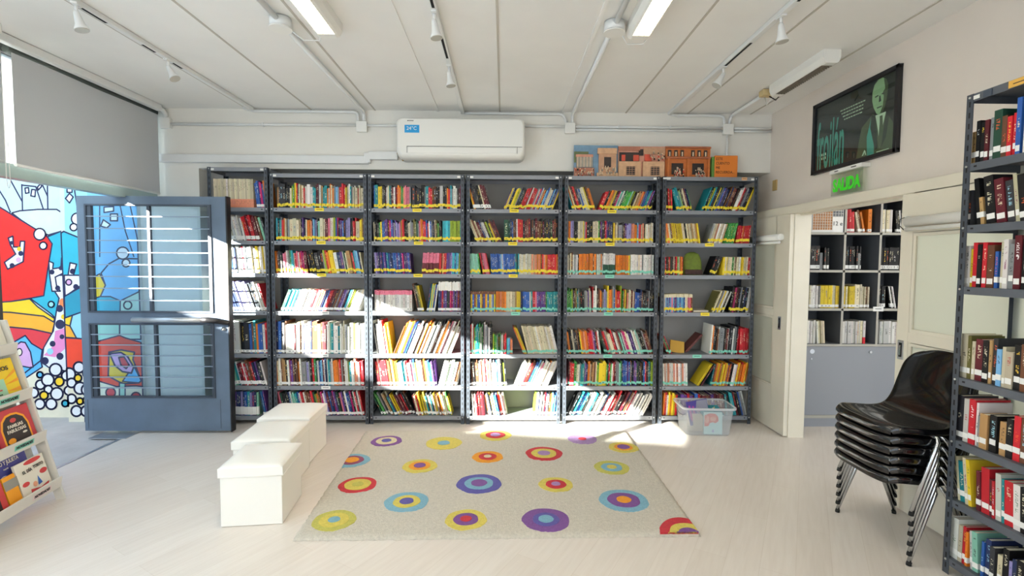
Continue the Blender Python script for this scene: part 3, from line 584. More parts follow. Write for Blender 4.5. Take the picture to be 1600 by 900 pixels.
# ------------------------------------------------------------------ cabinet in the next room
M_lgrey = mat('light_grey_laminate', '#a9a69c', .5); M_bgrey = mat('blue_grey_laminate', '#8b8f96', .5); M_dgrey = mat('dark_grey_laminate', '#54585e', .6)
CX0, CY = 2.55 + .20, 4.567
CB = empty('cubby_cabinet', (CX0, CY, 0), 0, 'tall grey cubby cabinet with sliding doors below, in next room', 'cabinet')
cxs = [2.872, 3.208, 3.547, 3.886, 4.22]; zs = [.80, 1.140, 1.503, 1.858, 2.22, 2.50]
q = MB(); q.box(2.862 - CX0 - .02 , 4.24 - CX0, .36, .372, .1, 2.52, M_dgrey); q.build('back_panel', CB)
for x in cxs: d = box1('divider', (x - .009 - CX0, x + .009 - CX0, .003, .36, .80, 2.52), M_dgrey, CB); box1('edge_band', (x - .010 - CX0, x + .010 - CX0, 0, .003, .80, 2.52), M_lgrey, d)
for z in zs: d = box1('shelf_board', (2.852 - CX0, 4.24 - CX0, .003, .36, z - .022, z), M_dgrey, CB); box1('edge_band', (2.852 - CX0, 4.24 - CX0, .0, .003, z - .022, z), M_lgrey, d)
q = MB(); q.box(2.86 - CX0 - .01, 4.24 - CX0, .02, .36, .10, .778, M_dgrey); q.build('lower_body', CB)
q = MB(); q.box(2.852 - CX0, 4.24 - CX0, .0, .02, .085, .115, M_lgrey); q.box(2.852 - CX0, 4.24 - CX0, .012, .05, 0, .085, M_bgrey); q.build('plinth', CB)
for a, b, y in ((2.855, 3.547, -.002), (3.547, 4.24, .010)):
    d = box1('sliding_door', (a - CX0, b - CX0, y, y + .012, .118, .776), M_bgrey, CB)
    q = MB(); hx = (2.932 if a < 3 else 4.15) - CX0; q.tube([(hx, y - .003, .73), (hx, y, .73)], .022, M_alu, 16); q.build('finger_pull', d)
    if a < 3:
        q = MB(); q.tube([(3.49 - CX0, y - .012, .725), (3.49 - CX0, y, .725)], .012, M_chrome, 12); q.tube([(2.925 - CX0, y - .008, .66), (2.925 - CX0, y, .66)], .008, M_chrome, 10); q.build('cabinet_lock', d)
o = box1('shelf_label', (3.50 - CX0, 3.60 - CX0, -.003, -.001, 1.115, 1.158), M_wlab, CB); q = MB(); q.box(3.52 - CX0, 3.58 - CX0, -.004, -.003, 1.134, 1.140, M_ink); q.build('label_print', o)
# mesh-fronted box in the first cubby
MX = empty('display_box', (2.89, CY + .012, 1.8585), 0, 'shallow white box with grid front and tag 12 in top left cubby', 'box')
q = MB(); q.box(0, .305, .0, .20, 0, .315, M_wlab); q.build('box_body', MX, bevel=.003)
q = MB(); q.box(.008, .195, -.002, 0, .02, .30, mat('warm_brown_inside', '#9b6a3c', .7, noise=.3, scale=20)); q.box(.195, .297, -.002, 0, .145, .30, M_dgrey); q.build('window_panel', MX)
q = MB()
for i in range(9): q.box(.008 + i * .0234, .0105 + i * .0234, -.006, -.002, .02, .30, M_white)
for i in range(3): q.box(.222 + i * .0264, .2245 + i * .0264, -.006, -.002, .145, .30, M_white)
for i in range(12): q.box(.008, .195 if i < 5 else .297, -.006, -.002, .02 + i * .0254, .0225 + i * .0254, M_white)
q.build('wire_grid', MX)
text('12 e', .055, M_ink, 'tag_lettering', MX, frameM((.246, -.003, .08), (1, 0, 0), (0, 0, 1)))

# ------------------------------------------------------------------ steel bookcases
SY = 4.65; DEP = .30; PW = .034
SZ = [.077, .369, .679, 1.086, 1.445, 1.750, 2.059]           # board tops, bottom to top
def post(name, h, parent, sx, y, fy):
    """slotted angle post: front flange faces fy side, side flange runs inwards"""
    q = MB(); t = .0022; x0, x1 = (0, PW) if sx > 0 else (-PW, 0)
    ya, yb_ = (0, t) if fy < 0 else (-t, 0); q.box(x0, x1, ya, yb_, 0, h, M_post)
    q.box(0 if sx > 0 else -t, t if sx > 0 else 0, 0 if fy < 0 else -PW, PW if fy < 0 else 0, 0, h, M_post)
    if fy < 0:
        z = .03; cx = (x0 + x1) / 2
        while z < h - .03:
            q.box(cx - .004, cx + .004, -.0006, 0, z, z + .026, M_black); q.box((t if sx > 0 else -t - .0005), (t + .0005 if sx > 0 else -t), .012, .022, z, z + .026, M_black); z += .052
        zz = .1
        while zz < h - .02: q.box(0 - .0005 if sx > 0 else 0, 0 if sx > 0 else .0005, .012, .020, zz, zz + .024, M_black); zz += .052
    else:
        z = .03; cx = (x0 + x1) / 2
        while z < h - .03: q.box(cx - .004, cx + .004, -t - .0006, -t, z, z + .026, M_black); z += .052
    return q.build(name, parent, fix=False)
def board(w, parent, z, M_steel=M_steel):
    q = MB(); t = .0012; q.box(PW * .1, w - PW * .1, .003, DEP - .003, z - t, z, M_steel)
    for y0, y1 in ((.0030, .0045), (DEP - .0045, DEP - .003)): q.box(.003, w - .003, y0, y1, z - .035, z, M_steel)
    q.box(.003, .0045, .003, DEP - .003, z - .035, z, M_steel); q.box(w - .0045, w - .003, .003, DEP - .003, z - .035, z, M_steel)
    q.box(PW, w - PW, .0015, .0030, z - .036, z + .0008, M_steel)
    for x in (PW + .018, w - PW - .032): q.box(x, x + .014, .0008, .0015, z - .020, z - .012, M_black)
    return q.build('shelf_board', parent, fix=False)
def bookcase(w, h, zs, top, label, loc, rz=0, bm_=M_steel):
    o = empty('metal_bookcase', loc, rz, label, 'bookcase', 'grey slotted steel bookcases')
    for sx, x in ((1, 0), (-1, w)):
        for fy, y in ((-1, 0), (1, DEP)):
            p = post('post', h, o, sx, y, fy); p.location = (x, y, 0)
    for z in zs: board(w, o, z, bm_)
    t = board(w, o, h - .002, bm_)
    q = MB()
    for z in list(zs) + [h - .004]:
        for x in (PW / 2, w - PW / 2):
            q.tube([(x, -.004, z - .012), (x, -.0006, z - .012)], .0052, M_bolt, 8)
    q.build('bolts', o)
    for x0, x1 in ((PW + .002, PW + .032), (w - PW - .032, w - PW - .002)): box1('corner_clip', (x0, x1, -.003, -.0005, h - .030, h - .012), M_white, o, bevel=.003)
    return o
UX = [at(x, 470, Y=SY).x for x in (424.5, 576, 728.5, 880.5, 1032)]
UW = .905
names = ['tall grey steel bookcase full of books, second from the open door', 'grey steel bookcase of books, third from the open door', 'grey steel bookcase of books in the middle of the back wall',
         'grey steel bookcase under the painted building boards', 'grey steel bookcase behind the clear plastic bin']
U0X = at(327, 400, Y=SY).x; U0W = at(420.5, 400, Y=SY).x - U0X
bookcase(U0W, 2.432, SZ[:], 1, 'narrow tall grey steel bookcase partly hidden by the open glazed door', (U0X, SY, 0))
proto = bookcase(UW, 2.378, SZ, 1, names[0], (UX[0], SY, 0))
cases = [proto]
for i in range(1, 5):
    c = copy_tree(proto); c.location = (UX[i], SY, 0); c['label'] = names[i]; cases.append(c)
NZ = [.085, .387, .690, 1.004, 1.452, 1.750, 2.046]
NX, NY = 2.245, 2.385
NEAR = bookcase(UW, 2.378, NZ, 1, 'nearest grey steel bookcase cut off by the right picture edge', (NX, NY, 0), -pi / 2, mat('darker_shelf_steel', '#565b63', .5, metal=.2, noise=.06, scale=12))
def shelf_label(case, x, z, m, desc, w=.085, h=.028):
    s = box1('shelf_label', (x - w / 2, x + w / 2, -.0012, .0008, z - h - .001, z + .001), m, case); s['label'] = desc
    q = MB(); q.box(x - w * .33, x + w * .33, -.0018, -.0012, z - h * .55, z - h * .4, M_ink); q.build('label_print', s, fix=False)
LAB = {0: 'yyy ww w', 1: 'yyyw', 2: 'yyyt', 3: 'yytttt', 4: 'nyyyt'}
lm = {'y': (M_ylab, 'yellow shelf label'), 'w': (M_wlab, 'white shelf label'), 't': (M_tlab, 'mint shelf label')}
def lx(u, px, y=400): return at(px, y, Y=SY).x - UX[u]
for u, r, px, k in ((0, 6, 500, 'y'), (0, 5, 502, 'y'), (0, 4, 502, 'y'), (0, 3, 506, 'w'), (0, 2, 504, 'w'), (0, 1, 506, 'w'), (1, 6, 652, 'y'), (1, 5, 654, 'y'), (1, 4, 653, 'y'),
                    (2, 6, 803, 'y'), (2, 5, 801, 'y'), (2, 4, 802, 'y'), (2, 3, 806, 't'), (3, 6, 955, 'y'), (3, 5, 953, 'y'), (3, 4, 953, 't'), (3, 3, 952, 't'), (3, 2, 952, 't'), (4, 5, 1108, 'y'), (4, 3, 1104, 'y'), (4, 2, 1093, 't')):
    shelf_label(cases[u], lx(u, px), SZ[r], *lm[k])
shelf_label(cases[4], UW - .13, 2.374, mat('peach_label', '#dba878', .6), 'peach label on the top board', .05, .024)
s = box1('shelf_label', (.085, .125, -.004, -.0015, 2.34, 2.372), M_doord, NEAR)
s = box1('shelf_label', (.20, .36, -.004, -.0015, 2.343, 2.374), mat('mustard_label', '#d9a84a', .6), NEAR); s['label'] = 'mustard label on the top board'; q = MB(); q.box(.22, .34, -.0045, -.004, 2.355, 2.359, M_ink); q.build('label_print', s, fix=False)

# ------------------------------------------------------------------ pop-up boards and the orange book on top
TZ = 2.379; BY = 4.715
M_b = {k: mat('board_' + k, v, .6, noise=.12, scale=30) for k, v in dict(sky='#6f8fa8', hill='#5d6a45', stone='#b98f70', tan='#c9a07c', brick='#9c5a3a', red='#c04a34', dark='#2c2320', crowd='#a86e58', rose='#c58d78', grey='#9a9488', org='#b8672f', cream='#d9c0a0').items()}
def boardpop(x0, x1, h, label, draw, fold):
    o = empty('popup_board', (x0, BY, TZ), 0, label, 'painted board', 'painted building boards on the bookcase tops'); w = x1 - x0
    box1('board_panel', (0, w, .0, .02, 0, h), M_b[draw[0]], o)
    for i, (n_, a, b, c, d, dep, k) in enumerate(draw[1]):
        q = MB(); q.box(a * w, b * w, -dep, 0, c * h, d * h, M_b[k]); q.build(n_, o, bevel=.0015)
    return o
def crowd(o, x0, x1, z0, z1, n, seed, cols=('red', 'cream', 'dark', 'rose', 'grey')):
    random.seed(seed); q = MB()
    for i in range(n):
        x = random.uniform(x0, x1); z = z0 + (z1 - z0) * random.random() ** 1.5; r = random.uniform(.006, .010); k = M_b[random.choice(cols)]
        q.tube([(x, -.030 - random.random() * .01, z), (x, -.030, z + r * 2)], [r, r * .6], k, 6); q.tube([(x, -.032, z + r * 2), (x, -.032, z + r * 3.2)], r * .55, M_b['cream'], 6)
    q.build('painted_crowd', o, fix=False)
o = boardpop(.664, 1.083, .298, 'painted board with two classical stone buildings under blue sky', ('sky', [('hill', 0, .33, .45, .80, .004, 'hill'), ('building', .05, .42, .30, .62, .018, 'grey'), ('pediment', .04, .43, .62, .70, .022, 'rose'), ('ground', 0, .46, 0, .28, .02, 'crowd'),
    ('building', .56, .96, .10, .72, .02, 'stone'), ('cornice', .53, .97, .72, .90, .026, 'tan'), ('archway', .68, .84, .30, .62, .0215, 'dark'), ('ground', .52, 1, 0, .12, .028, 'tan')]), 1)
for i in range(5): box1('column', (.03 + i * .03, .036 + i * .03, -.022, -.018, .09, .185), M_b['cream'], o)
crowd(o, .01, .18, .0, .07, 26, 1); crowd(o, .24, .40, .01, .07, 26, 2, ('cream', 'grey', 'cream'))
o = boardpop(1.087, 1.535, .292, 'painted board of a pink building with red curtains and grid windows', ('rose', [('cornice', .0, .46, .86, .98, .014, 'crowd'), ('balcony_recess', .02, .45, .50, .80, .006, 'dark'), ('curtain', .07, .15, .52, .72, .010, 'red'), ('curtain', .32, .44, .52, .72, .010, 'red'), ('wall_block', .0, .48, .0, .50, .024, 'tan'), ('window', .16, .36, .06, .34, .0245, 'dark'),
    ('wall_block', .52, .98, .0, .50, .024, 'tan'), ('curtain', .56, .72, .52, .74, .010, 'red'), ('doorway', .44, .53, .70, .90, .012, 'dark'), ('window', .68, .88, .06, .34, .0245, 'dark'), ('cornice', .54, 1, .74, .96, .008, 'stone')]), 1)
for c in (.26, .78):
    q = MB()
    for i in range(4): x = .448 * (c - .09 + .06 * i); q.box(x - .0015, x + .0015, -.0262, -.0245, .018, .099, M_b['stone'])
    for i in range(4): z = .03 + .02 * i; q.box(.448 * (c - .1), .448 * (c + .1), -.0262, -.0245, z - .0015, z + .0015, M_b['stone'])
    q.build('window_grid', o)
crowd(o, .30, .43, .15, .22, 20, 3)
o = boardpop(1.54, 1.972, .296, 'painted board of an orange arcaded building with small figures', ('org', [('cornice', 0, 1, .60, .66, .018, 'brick'), ('cornice', 0, 1, .93, .98, .018, 'brick'), ('arch_recess', .14, .40, .10, .46, .004, 'dark'), ('arch_recess', .60, .86, .10, .46, .004, 'dark')] + [('pillar', c, c + .05, 0, .60, .022, 'org') for c in (.03, .47, .93)] +
    [('upper_window', c, c + .08, .68, .88, .004, 'dark') for c in (.05, .19, .33, .57, .71, .85)] + [('figure', c + .025, c + .055, .68, .82, .009, 'cream') for c in (.05, .19, .33, .57, .71, .85)]), 1)
crowd(o, .08, .17, .0, .07, 26, 4); crowd(o, .28, .37, .0, .07, 24, 5)
OB = empty('display_book', (1.985, BY - .01, TZ), 0, 'square orange book with green spine reading ESTE CUENTO ME RECUERDA', 'book')
M_or = mat('orange_cover', '#d77a2a', .5); M_gr = mat('green_spine', '#5d8a3a', .5)
q = MB(); q.box(.028, .25, 0, .03, 0, .212, M_or); q.build('cover', OB, bevel=.006); q = MB(); q.box(0, .03, .004, .05, 0, .20, M_gr); q.build('spine', OB, bevel=.006)
for i, t_ in enumerate(('ESTE', 'CUENTO', 'ME', 'RECUERDA...')): text(t_, .034, M_ink, 'cover_lettering', OB, frameM((.038, -.0008, .178 - i * .042), (1, 0, 0), (0, 0, 1)), align='LEFT', sx=.95)
q = MB(); q.box(0, .07, 0, .004, -.004, .012, M_white); tag(q.build('price_holder', loc=(UX[4] + .0, SY - .007, 2.356)), 'small clear clip on top board under the boards', 'clip')
# ------------------------------------------------------------------ books
PAL = dict(k='#101012', d='#333439', g='#8c8e90', w='#e9e6df', c='#ddd2b2', y='#e8c92c', o='#e07c20', r='#c3202c', m='#611a26', p='#dd7890', v='#5d3b84', b='#2a5aa6', l='#74acd4', t='#1d8b93', q='#3fb6c6',
           e='#3c9440', f='#1f4a38', h='#98b02e', n='#6c432c', a='#b28c5c', i='#20305e', z='#90d0b8', x='#9890c6', j='#b4206a', s='#d98c70', u='#6e6a34')
CN = dict(k='black', d='charcoal', g='grey', w='white', c='cream', y='yellow', o='orange', r='red', m='maroon', p='pink', v='purple', b='blue', l='light blue', t='teal', q='turquoise', e='green', f='dark green', h='lime green',
          n='brown', a='tan', i='navy', z='mint', x='lavender', j='magenta', s='salmon', u='olive')
LUM = set('wcyolqhzxspag')
def cover_mat():
    M = bpy.data.materials.new('book_cover'); M.use_nodes = True; n = M.node_tree.nodes; L = M.node_tree.links; b = n['Principled BSDF']; b.inputs['Roughness'].default_value = .55; b.inputs['Specular IOR Level'].default_value = .35
    ca = n.new('ShaderNodeAttribute'); ca.attribute_name = 'cover'; ta = n.new('ShaderNodeAttribute'); ta.attribute_name = 'print'
    uv = n.new('ShaderNodeUVMap'); uv.uv_map = 'UVMap'; sx = n.new('ShaderNodeSeparateXYZ'); L.new(uv.outputs[0], sx.inputs[0])
    def mth(op, a, b_=None):
        x = n.new('ShaderNodeMath'); x.operation = op
        for i, v in enumerate((a, b_)):
            if v is None: continue
            if isinstance(v, (int, float)): x.inputs[i].default_value = v
            else: L.new(v, x.inputs[i])
        return x.outputs[0]
    U = mth('MODULO', sx.outputs[0], 2.0); bid = mth('SUBTRACT', sx.outputs[0], U)
    inu = mth('LESS_THAN', mth('ABSOLUTE', mth('SUBTRACT', U, .5)), .22); V = sx.outputs[1]
    inv = mth('LESS_THAN', mth('ABSOLUTE', mth('SUBTRACT', V, .62)), .24)
    cx = n.new('ShaderNodeCombineXYZ'); L.new(mth('MULTIPLY', bid, 3.7), cx.inputs[0]); L.new(mth('MULTIPLY', V, 34), cx.inputs[1]); L.new(mth('MULTIPLY', U, 2.2), cx.inputs[2])
    no = n.new('ShaderNodeTexNoise'); no.inputs['Scale'].default_value = 1.0; no.inputs['Detail'].default_value = 1; L.new(cx.outputs[0], no.inputs['Vector'])
    tx = mth('GREATER_THAN', no.outputs[0], .53)
    c2 = n.new('ShaderNodeCombineXYZ'); L.new(mth('MULTIPLY', bid, 1.9), c2.inputs[0]); L.new(mth('MULTIPLY', V, 3.2), c2.inputs[1])
    n2 = n.new('ShaderNodeTexNoise'); n2.inputs['Scale'].default_value = 1; n2.inputs['Detail'].default_value = 0; L.new(c2.outputs[0], n2.inputs['Vector'])
    word = mth('GREATER_THAN', n2.outputs[0], .46)
    msk = mth('MULTIPLY', mth('MULTIPLY', inu, inv), mth('MULTIPLY', tx, word)); msk = mth('MULTIPLY', msk, .7)
    mx = n.new('ShaderNodeMix'); mx.data_type = 'RGBA'; L.new(msk, mx.inputs[0]); L.new(ca.outputs['Color'], mx.inputs[6]); L.new(ta.outputs['Color'], mx.inputs[7]); L.new(mx.outputs[2], b.inputs['Base Color'])
    return M
M_cover = cover_mat()
_bid = [0]
def book_data(w, h, d, col, top=None, bot=None, noprint=False):
    """cover boards and spine, page block; local: spine faces -y, x 0..w, z 0..h"""
    _bid[0] += 1; t = min(.0024, w * .16); e = .003
    base = hexc(PAL[col]); j = random.uniform(.58, .98); base = tuple(min(1, v * j * random.uniform(.96, 1.04)) for v in base[:3]) + (1,)
    pr = hexc('#1c1a20') if col in LUM else hexc('#e8dfc0')
    if col in LUM and random.random() < .3: pr = hexc(random.choice(('#a8202a', '#1f4b8a', '#2a6a45', '#7a1f5a')))
    if col not in LUM and random.random() < .35: pr = hexc(random.choice(('#e6c040', '#e06030', '#ffffff', '#9fd0e0')))
    C = []; V = []; F = []
    def bx(x0, x1, y0, y1, z0, z1, c, spine=False):
        b = len(V); V.extend([(x0, y0, z0), (x1, y0, z0), (x1, y1, z0), (x0, y1, z0), (x0, y0, z1), (x1, y0, z1), (x1, y1, z1), (x0, y1, z1)])
        for k, f in enumerate(((0, 3, 2, 1), (4, 5, 6, 7), (0, 1, 5, 4), (1, 2, 6, 5), (2, 3, 7, 6), (3, 0, 4, 7))): F.append(tuple(b + i for i in f)); C.append((c, spine and k == 2))
    segs = [(0, h, base)]
    if top: segs = [(0, h * (1 - top[1]), base), (h * (1 - top[1]), h, hexc(PAL[top[0]]))]
    if bot: segs = [(0, h * bot[1], hexc(PAL[bot[0]])), (h * bot[1], segs[0][1], base)] + segs[1:]
    for a, b, c in segs:
        bx(0, w, 0, t, a, b, c, not noprint); bx(0, t, t, d, a, b, c); bx(w - t, w, t, d, a, b, c)
    P = ([(t, t, e), (w - t, t, e), (w - t, d - .004, e), (t, d - .004, e), (t, t, h - e), (w - t, t, h - e), (w - t, d - .004, h - e), (t, d - .004, h - e)], [(0, 3, 2, 1), (4, 5, 6, 7), (1, 2, 6, 5), (2, 3, 7, 6), (3, 0, 4, 7)])
    return V, F, C, pr, P
LABZ = {'Y': (.020, .045), 'W': (.010, .034), 'T': (.018, .040), 'S': (.012, .046), 'B': (.008, .085), 'N': (.024, .050)}
LABM = {'Y': M_ylab, 'W': M_wlab, 'T': M_tlab, 'S': M_wlab, 'B': M_wlab, 'N': M_wlab}
def label_data(w, st):
    a, b = LABZ[st]; x0, x1 = -.0006, w + .0006; y = -.0007
    if st in 'YT': dz = random.uniform(-.008, .007); a += dz; b += dz
    if st == 'N': dz = random.uniform(-.008, .012); a += dz; b += dz; x0, x1 = (x0, x1) if random.random() < .4 else (w * .08, w * .92)
    V = [(x0, y, a), (x1, y, a), (x1, y, b), (x0, y, b), (x0, .018, a), (x1, .018, a), (x1, .018, b), (x0, .018, b)]
    return V, [(0, 1, 2, 3), (1, 5, 6, 2), (4, 0, 3, 7), (3, 2, 6, 7), (0, 4, 5, 1)]
def fill_mesh(me, V, F, C, pr, M=None):
    me.from_pydata([tuple(M @ Vector(v)) for v in V] if M else V, [], F); me.update()
def set_attr(me, C, prs, start, ids):
    ca = me.color_attributes.new('cover', 'FLOAT_COLOR', 'CORNER'); pa = me.color_attributes.new('print', 'FLOAT_COLOR', 'CORNER'); uv = me.uv_layers.new(name='UVMap')
    a1 = []; a2 = []; u = []
    Q = ((0, 0), (1, 0), (1, 1), (0, 1))
    for k, (c, sp) in enumerate(C):
        for q in Q: a1 += c; a2 += prs[k]; u += [ids[k] * 2 + q[0] * .999, q[1]] if sp else [1.5, 0]
    ca.data.foreach_set('color', a1); pa.data.foreach_set('color', a2); uv.data.foreach_set('uv', u)
def mesh_from(name, V, F, m, M=None):
    me = bpy.data.meshes.new(name); me.from_pydata([tuple(M @ Vector(v)) for v in V] if M else V, [], F); me.materials.append(m); me.update(); return me
BOOKS = []      # every book as a record: matrix, size, colour, where it stands
def add_book(loc, rz, lean, w, h, d, col, st, where, order, top=None, bot=None, vis=True, noprint=False):
    BOOKS.append(dict(loc=Vector(loc), rz=rz, lean=lean, w=w, h=h, d=d, col=col, st=st, where=where, order=order, top=top, bot=bot, vis=vis, np=noprint))
def row(where, origin, rz, z, a0, a1, clear, segs, depth=.21, inner=None, kpx=None, vis=None):
    """fill one shelf. segs: (x0, x1, lean degrees, height, colours, sticker[, dict]); positions run along the shelf"""
    ux = Vector((cos(rz), sin(rz), 0)); uy = Vector((-sin(rz), cos(rz), 0)); lim0, lim1 = a0, a1; prev = lim0; pl = 0; order = 0
    n = len(segs)
    for i, sg in enumerate(segs):
        x0, x1, lean, h, cols, st = sg[:6]; op = sg[6] if len(sg) > 6 else {}
        th = radians(lean); s = sin(abs(th))
        if lean < 0:
            x0 = max(x0, (lim0 + h * s if i == 0 else prev + h * max(0, s - pl)) + .001)
        else: x0 = max(x0, prev + .001)
        if lean > 0:
            if i + 1 < n:
                nl = sin(radians(segs[i + 1][2])); x1 = min(x1, segs[i + 1][0] - (h * max(0, s - nl) if nl >= 0 else (h * s + segs[i + 1][3] * -nl)))
            else: x1 = min(x1, lim1 - h * s - .002)
        else: x1 = min(x1, lim1 - .001)
        cols = cols.replace(' ', ''); wt = [random.uniform(.75, 1.3) * (1 if not op.get('even') else 1) if not op.get('even') else 1 for _ in cols]
        # a repeated capital marks a thick book
        wt = [w_ * (2.1 if c.isupper() else 1) for w_, c in zip(wt, cols)]; tot = sum(wt); x = x0; W_ = x1 - x0
        if W_ <= .01: continue
        for k, c in enumerate(cols):
            p = W_ * wt[k] / tot; w_ = p * cos(th) * .965; jj = op.get('jit', .10); hh = h * random.uniform(1 - jj, 1 + jj * .5)
            hh = min(hh, (clear - .012 - w_ * s) / cos(th)); set_ = random.uniform(0, op.get('set', .02)) + .012
            base = Vector(origin) + ux * (x if lean <= 0 else x + p) + uy * set_ ; base.z = z + .0006
            order += 1
            dd = min(depth, hh * .78)
            v_ = True if vis is None else vis(base + ux * 0)
            add_book(base, rz, th, w_, hh, dd, c.lower(), st, where, order, op.get('top'), op.get('bot'), v_ and not op.get('hide'))
            x += p
        prev = x1; pl = s if lean < 0 else 0
K = SY / FPX
def back_row(u, r, segs):
    x_org = UX[u] if u >= 0 else U0X; w = UW if u >= 0 else U0W
    ypx = {6: 327, 5: 378, 4: 428, 3: 486, 2: 552, 1: 602, 0: 648}[r]
    conv = lambda px: at(px, ypx, Y=SY).x - x_org
    clear = (SZ[r + 1] if r < 6 else (2.378 if u >= 0 else 2.43)) - SZ[r] - .037
    S = []
    for sg in segs: S.append((conv(sg[0]), conv(sg[1]), sg[2], sg[3] * K / cos(radians(sg[2])) , sg[4], sg[5]) + tuple(sg[6:]))
    def vis(b):
        px, py = proj(b)
        if px < 366: return False
        if r == 0 and px < 512: return False
        if u == 4 and r == 0: return False
        return True
    wn = ['door-side bookcase', 'second bookcase', 'third bookcase', 'fourth bookcase', 'fifth bookcase', 'last bookcase'][u + 1]
    rn = ['bottom shelf', 'sixth shelf', 'fifth shelf', 'fourth shelf', 'third shelf', 'second shelf', 'top shelf'][6 - r] if False else {6: 'top shelf', 5: 'second shelf', 4: 'third shelf', 3: 'fourth shelf', 2: 'fifth shelf', 1: 'sixth shelf', 0: 'bottom shelf'}[r]
    row((rn, wn), (x_org, SY + .006, 0), 0, SZ[r], .006 + (.002 if u >= 0 else .002), w - .008, clear, S, vis=vis)
def R(u, r, *segs): back_row(u, r, segs)
R(-1, 6, (333, 395, -1, 44, 'ccccccccwcccccccccccccccc', None, dict(jit=.01, even=1, bot=('s', .30), set=.004)), (396, 416, -6, 40, 'bbvjbo', 'W'))
R(-1, 5, (338, 382, -12, 38, 'kwdwkwwwcwwwwgw', 'S'), (384, 405, -15, 38, 'rrmrrmm', 'S'), (406, 416, -15, 38, 'nzd', None))
R(-1, 4, (335, 416, -5, 43, 'iwwiwiwbwiwwwrwgwwcwycwyw', 'W'))
R(-1, 3, (336, 416, -18, 45, 'wwowwoiiiixxxxwxgdkkwwr', 'W'))
R(-1, 2, (333, 416, -2, 50, 'inwwwWwwwWkkDbntobbwr', 'W'))
R(-1, 1, (334, 416, -14, 38, 'mttddwwztwmmrwrnnrivkdw', 'S'))
R(-1, 0, (334, 402, 0, 38, 'czibvxpviixibtxviz', 'B', dict(jit=.04)), (403, 416, -10, 40, 'iitbv', 'W'))
R(0, 6, (431, 568, 0, 36, 'adDDkkdcheyrdcacrwWWttmmgwatTowocogLgRrrycwtgcwCrcC', 'Y', dict(jit=.16)))
R(0, 5, (430, 568, 0, 35, 'qdtgrocdgCCCckvikcOosilxdzCcmmpWchhbjkvvbkXXkdrrCyyn', 'Y', dict(jit=.12)))
R(0, 4, (430, 480, -4, 34, 'onddkppwgeqwrpwrjjmm', 'Y'), (481, 568, -10, 35, 'kkkkkDkkghroYyWiivwfcAnrtllic', 'Y'))
R(0, 3, (436, 568, 22, 33, 'fttwqqwlwWwwwwcrrwwosiibrrmmdngnvxdiqwhuwcwcww', 'W', dict(jit=.05)))
R(0, 2, (430, 568, 0, 49, 'iBdgnwWwmwcnwiwxwinNAnmmgwztwWtwwcwgwWhwgwW', 'W', dict(jit=.12)))
R(0, 1, (430, 568, -3, 42, 'ocwnaakwjvnknowGgxgkrefwblmwiwtgwooosrgnwwhtwwsswrr', 'W', dict(jit=.12)))
R(0, 0, (430, 568, -12, 38, 'mpfkkkiwzzttbwrrwnnmrfhonajwximbijvfkpvkwbijkwrdwr', 'W', dict(jit=.12)))
R(1, 6, (583, 641, 0, 35, 'bTYyddnwctdmwmrooeespPg', 'Y', dict(jit=.1)), (643, 721, 0, 35, 'DkDkKgTrrnnKkWkdortgWwkmj', 'Y', dict(jit=.12)))
R(1, 5, (583, 690, -2, 33, 'ckkdeybbvvmjbvgvxxphrrkkkccgguufgpoorrbrwbgidcuekk', 'Y', dict(jit=.16)), (691, 721, 0, 33, 'qqqqhhhhht', 'Y', dict(jit=.03)))
R(1, 4, (584, 642, -4, 33, 'dxvivibvbtbiibbvbivjvivbv', 'Y', dict(jit=.04)), (658, 684, 4, 33, 'pppppppp', 'Y', dict(jit=.03, even=1, bot=('m', .52))), (685, 721, 2, 33, 'rrnsrrvvxvxqqbqlhie', 'Y', dict(jit=.04)))
R(1, 3, (584, 643, 0, 33, 'wwwwgwwwwwwwwwwww', 'W', dict(jit=.02, top=('p', .20))), (645, 650, -10, 33, 'qt', 'W'), (652, 662, -12, 44, 'nduy', 'W'), (666, 683, 8, 44, 'ityqybiw', 'W'), (684, 721, 1, 47, 'ivrvvddjjvdvmvj', 'W', dict(jit=.02, top=('w', .30))))
R(1, 2, (588, 612, -8, 50, 'wkwwwzwrwoY', None, dict(jit=.15)), (613, 721, 22, 49, 'nooWyowbbwwpwwkwwoowowwwgwwwnddwcowwpwwmwcWnw', None, dict(jit=.14, set=.05)))
R(1, 1, (588, 682, -8, 40, 'mrwrRrnnywooywllttwrwcpxbycwwnnowwbqvv', 'W', dict(jit=.12)), (684, 721, 14, 40, 'wWwwgwzwwnnw', 'W', dict(jit=.1)))
R(1, 0, (590, 648, -26, 34, 'feegdcactiyykmwmrknk', 'W', dict(jit=.15, set=.08)), (650, 706, -14, 34, 'mcrmyhygytdctdcywnoowcwsey', 'W', dict(jit=.15, set=.06)))
R(2, 6, (738, 752, -16, 35, 'yokddk', 'S'), (753, 768, -16, 36, 'KcMMk', 'S'), (786, 872, 22, 33, 'vycIyyhygkddknrRrdwrRrgwrbcgonlbcCblkbgy', 'Y'))
R(2, 5, (738, 785, -22, 33, 'kccncmmiwwkhkynmdm', 'Y', dict(jit=.16)), (788, 872, -1, 36, 'Ffibnnwrrrdmnmkndmnnkmkdikfmnk', 'Y', dict(jit=.1)))
R(2, 4, (735, 751, -6, 32, 'zzzzze', 'Y', dict(jit=.02)), (752, 766, -12, 33, 'rrmpppr', 'Y', dict(jit=.02)), (767, 808, -2, 32, 'bbbbbbblwbbbbbbbbbt', 'Y', dict(jit=.03)), (809, 873, 0, 32, 'twcwccwcwcscssosonrsoorrrrrror', 'Y', dict(jit=.04)))
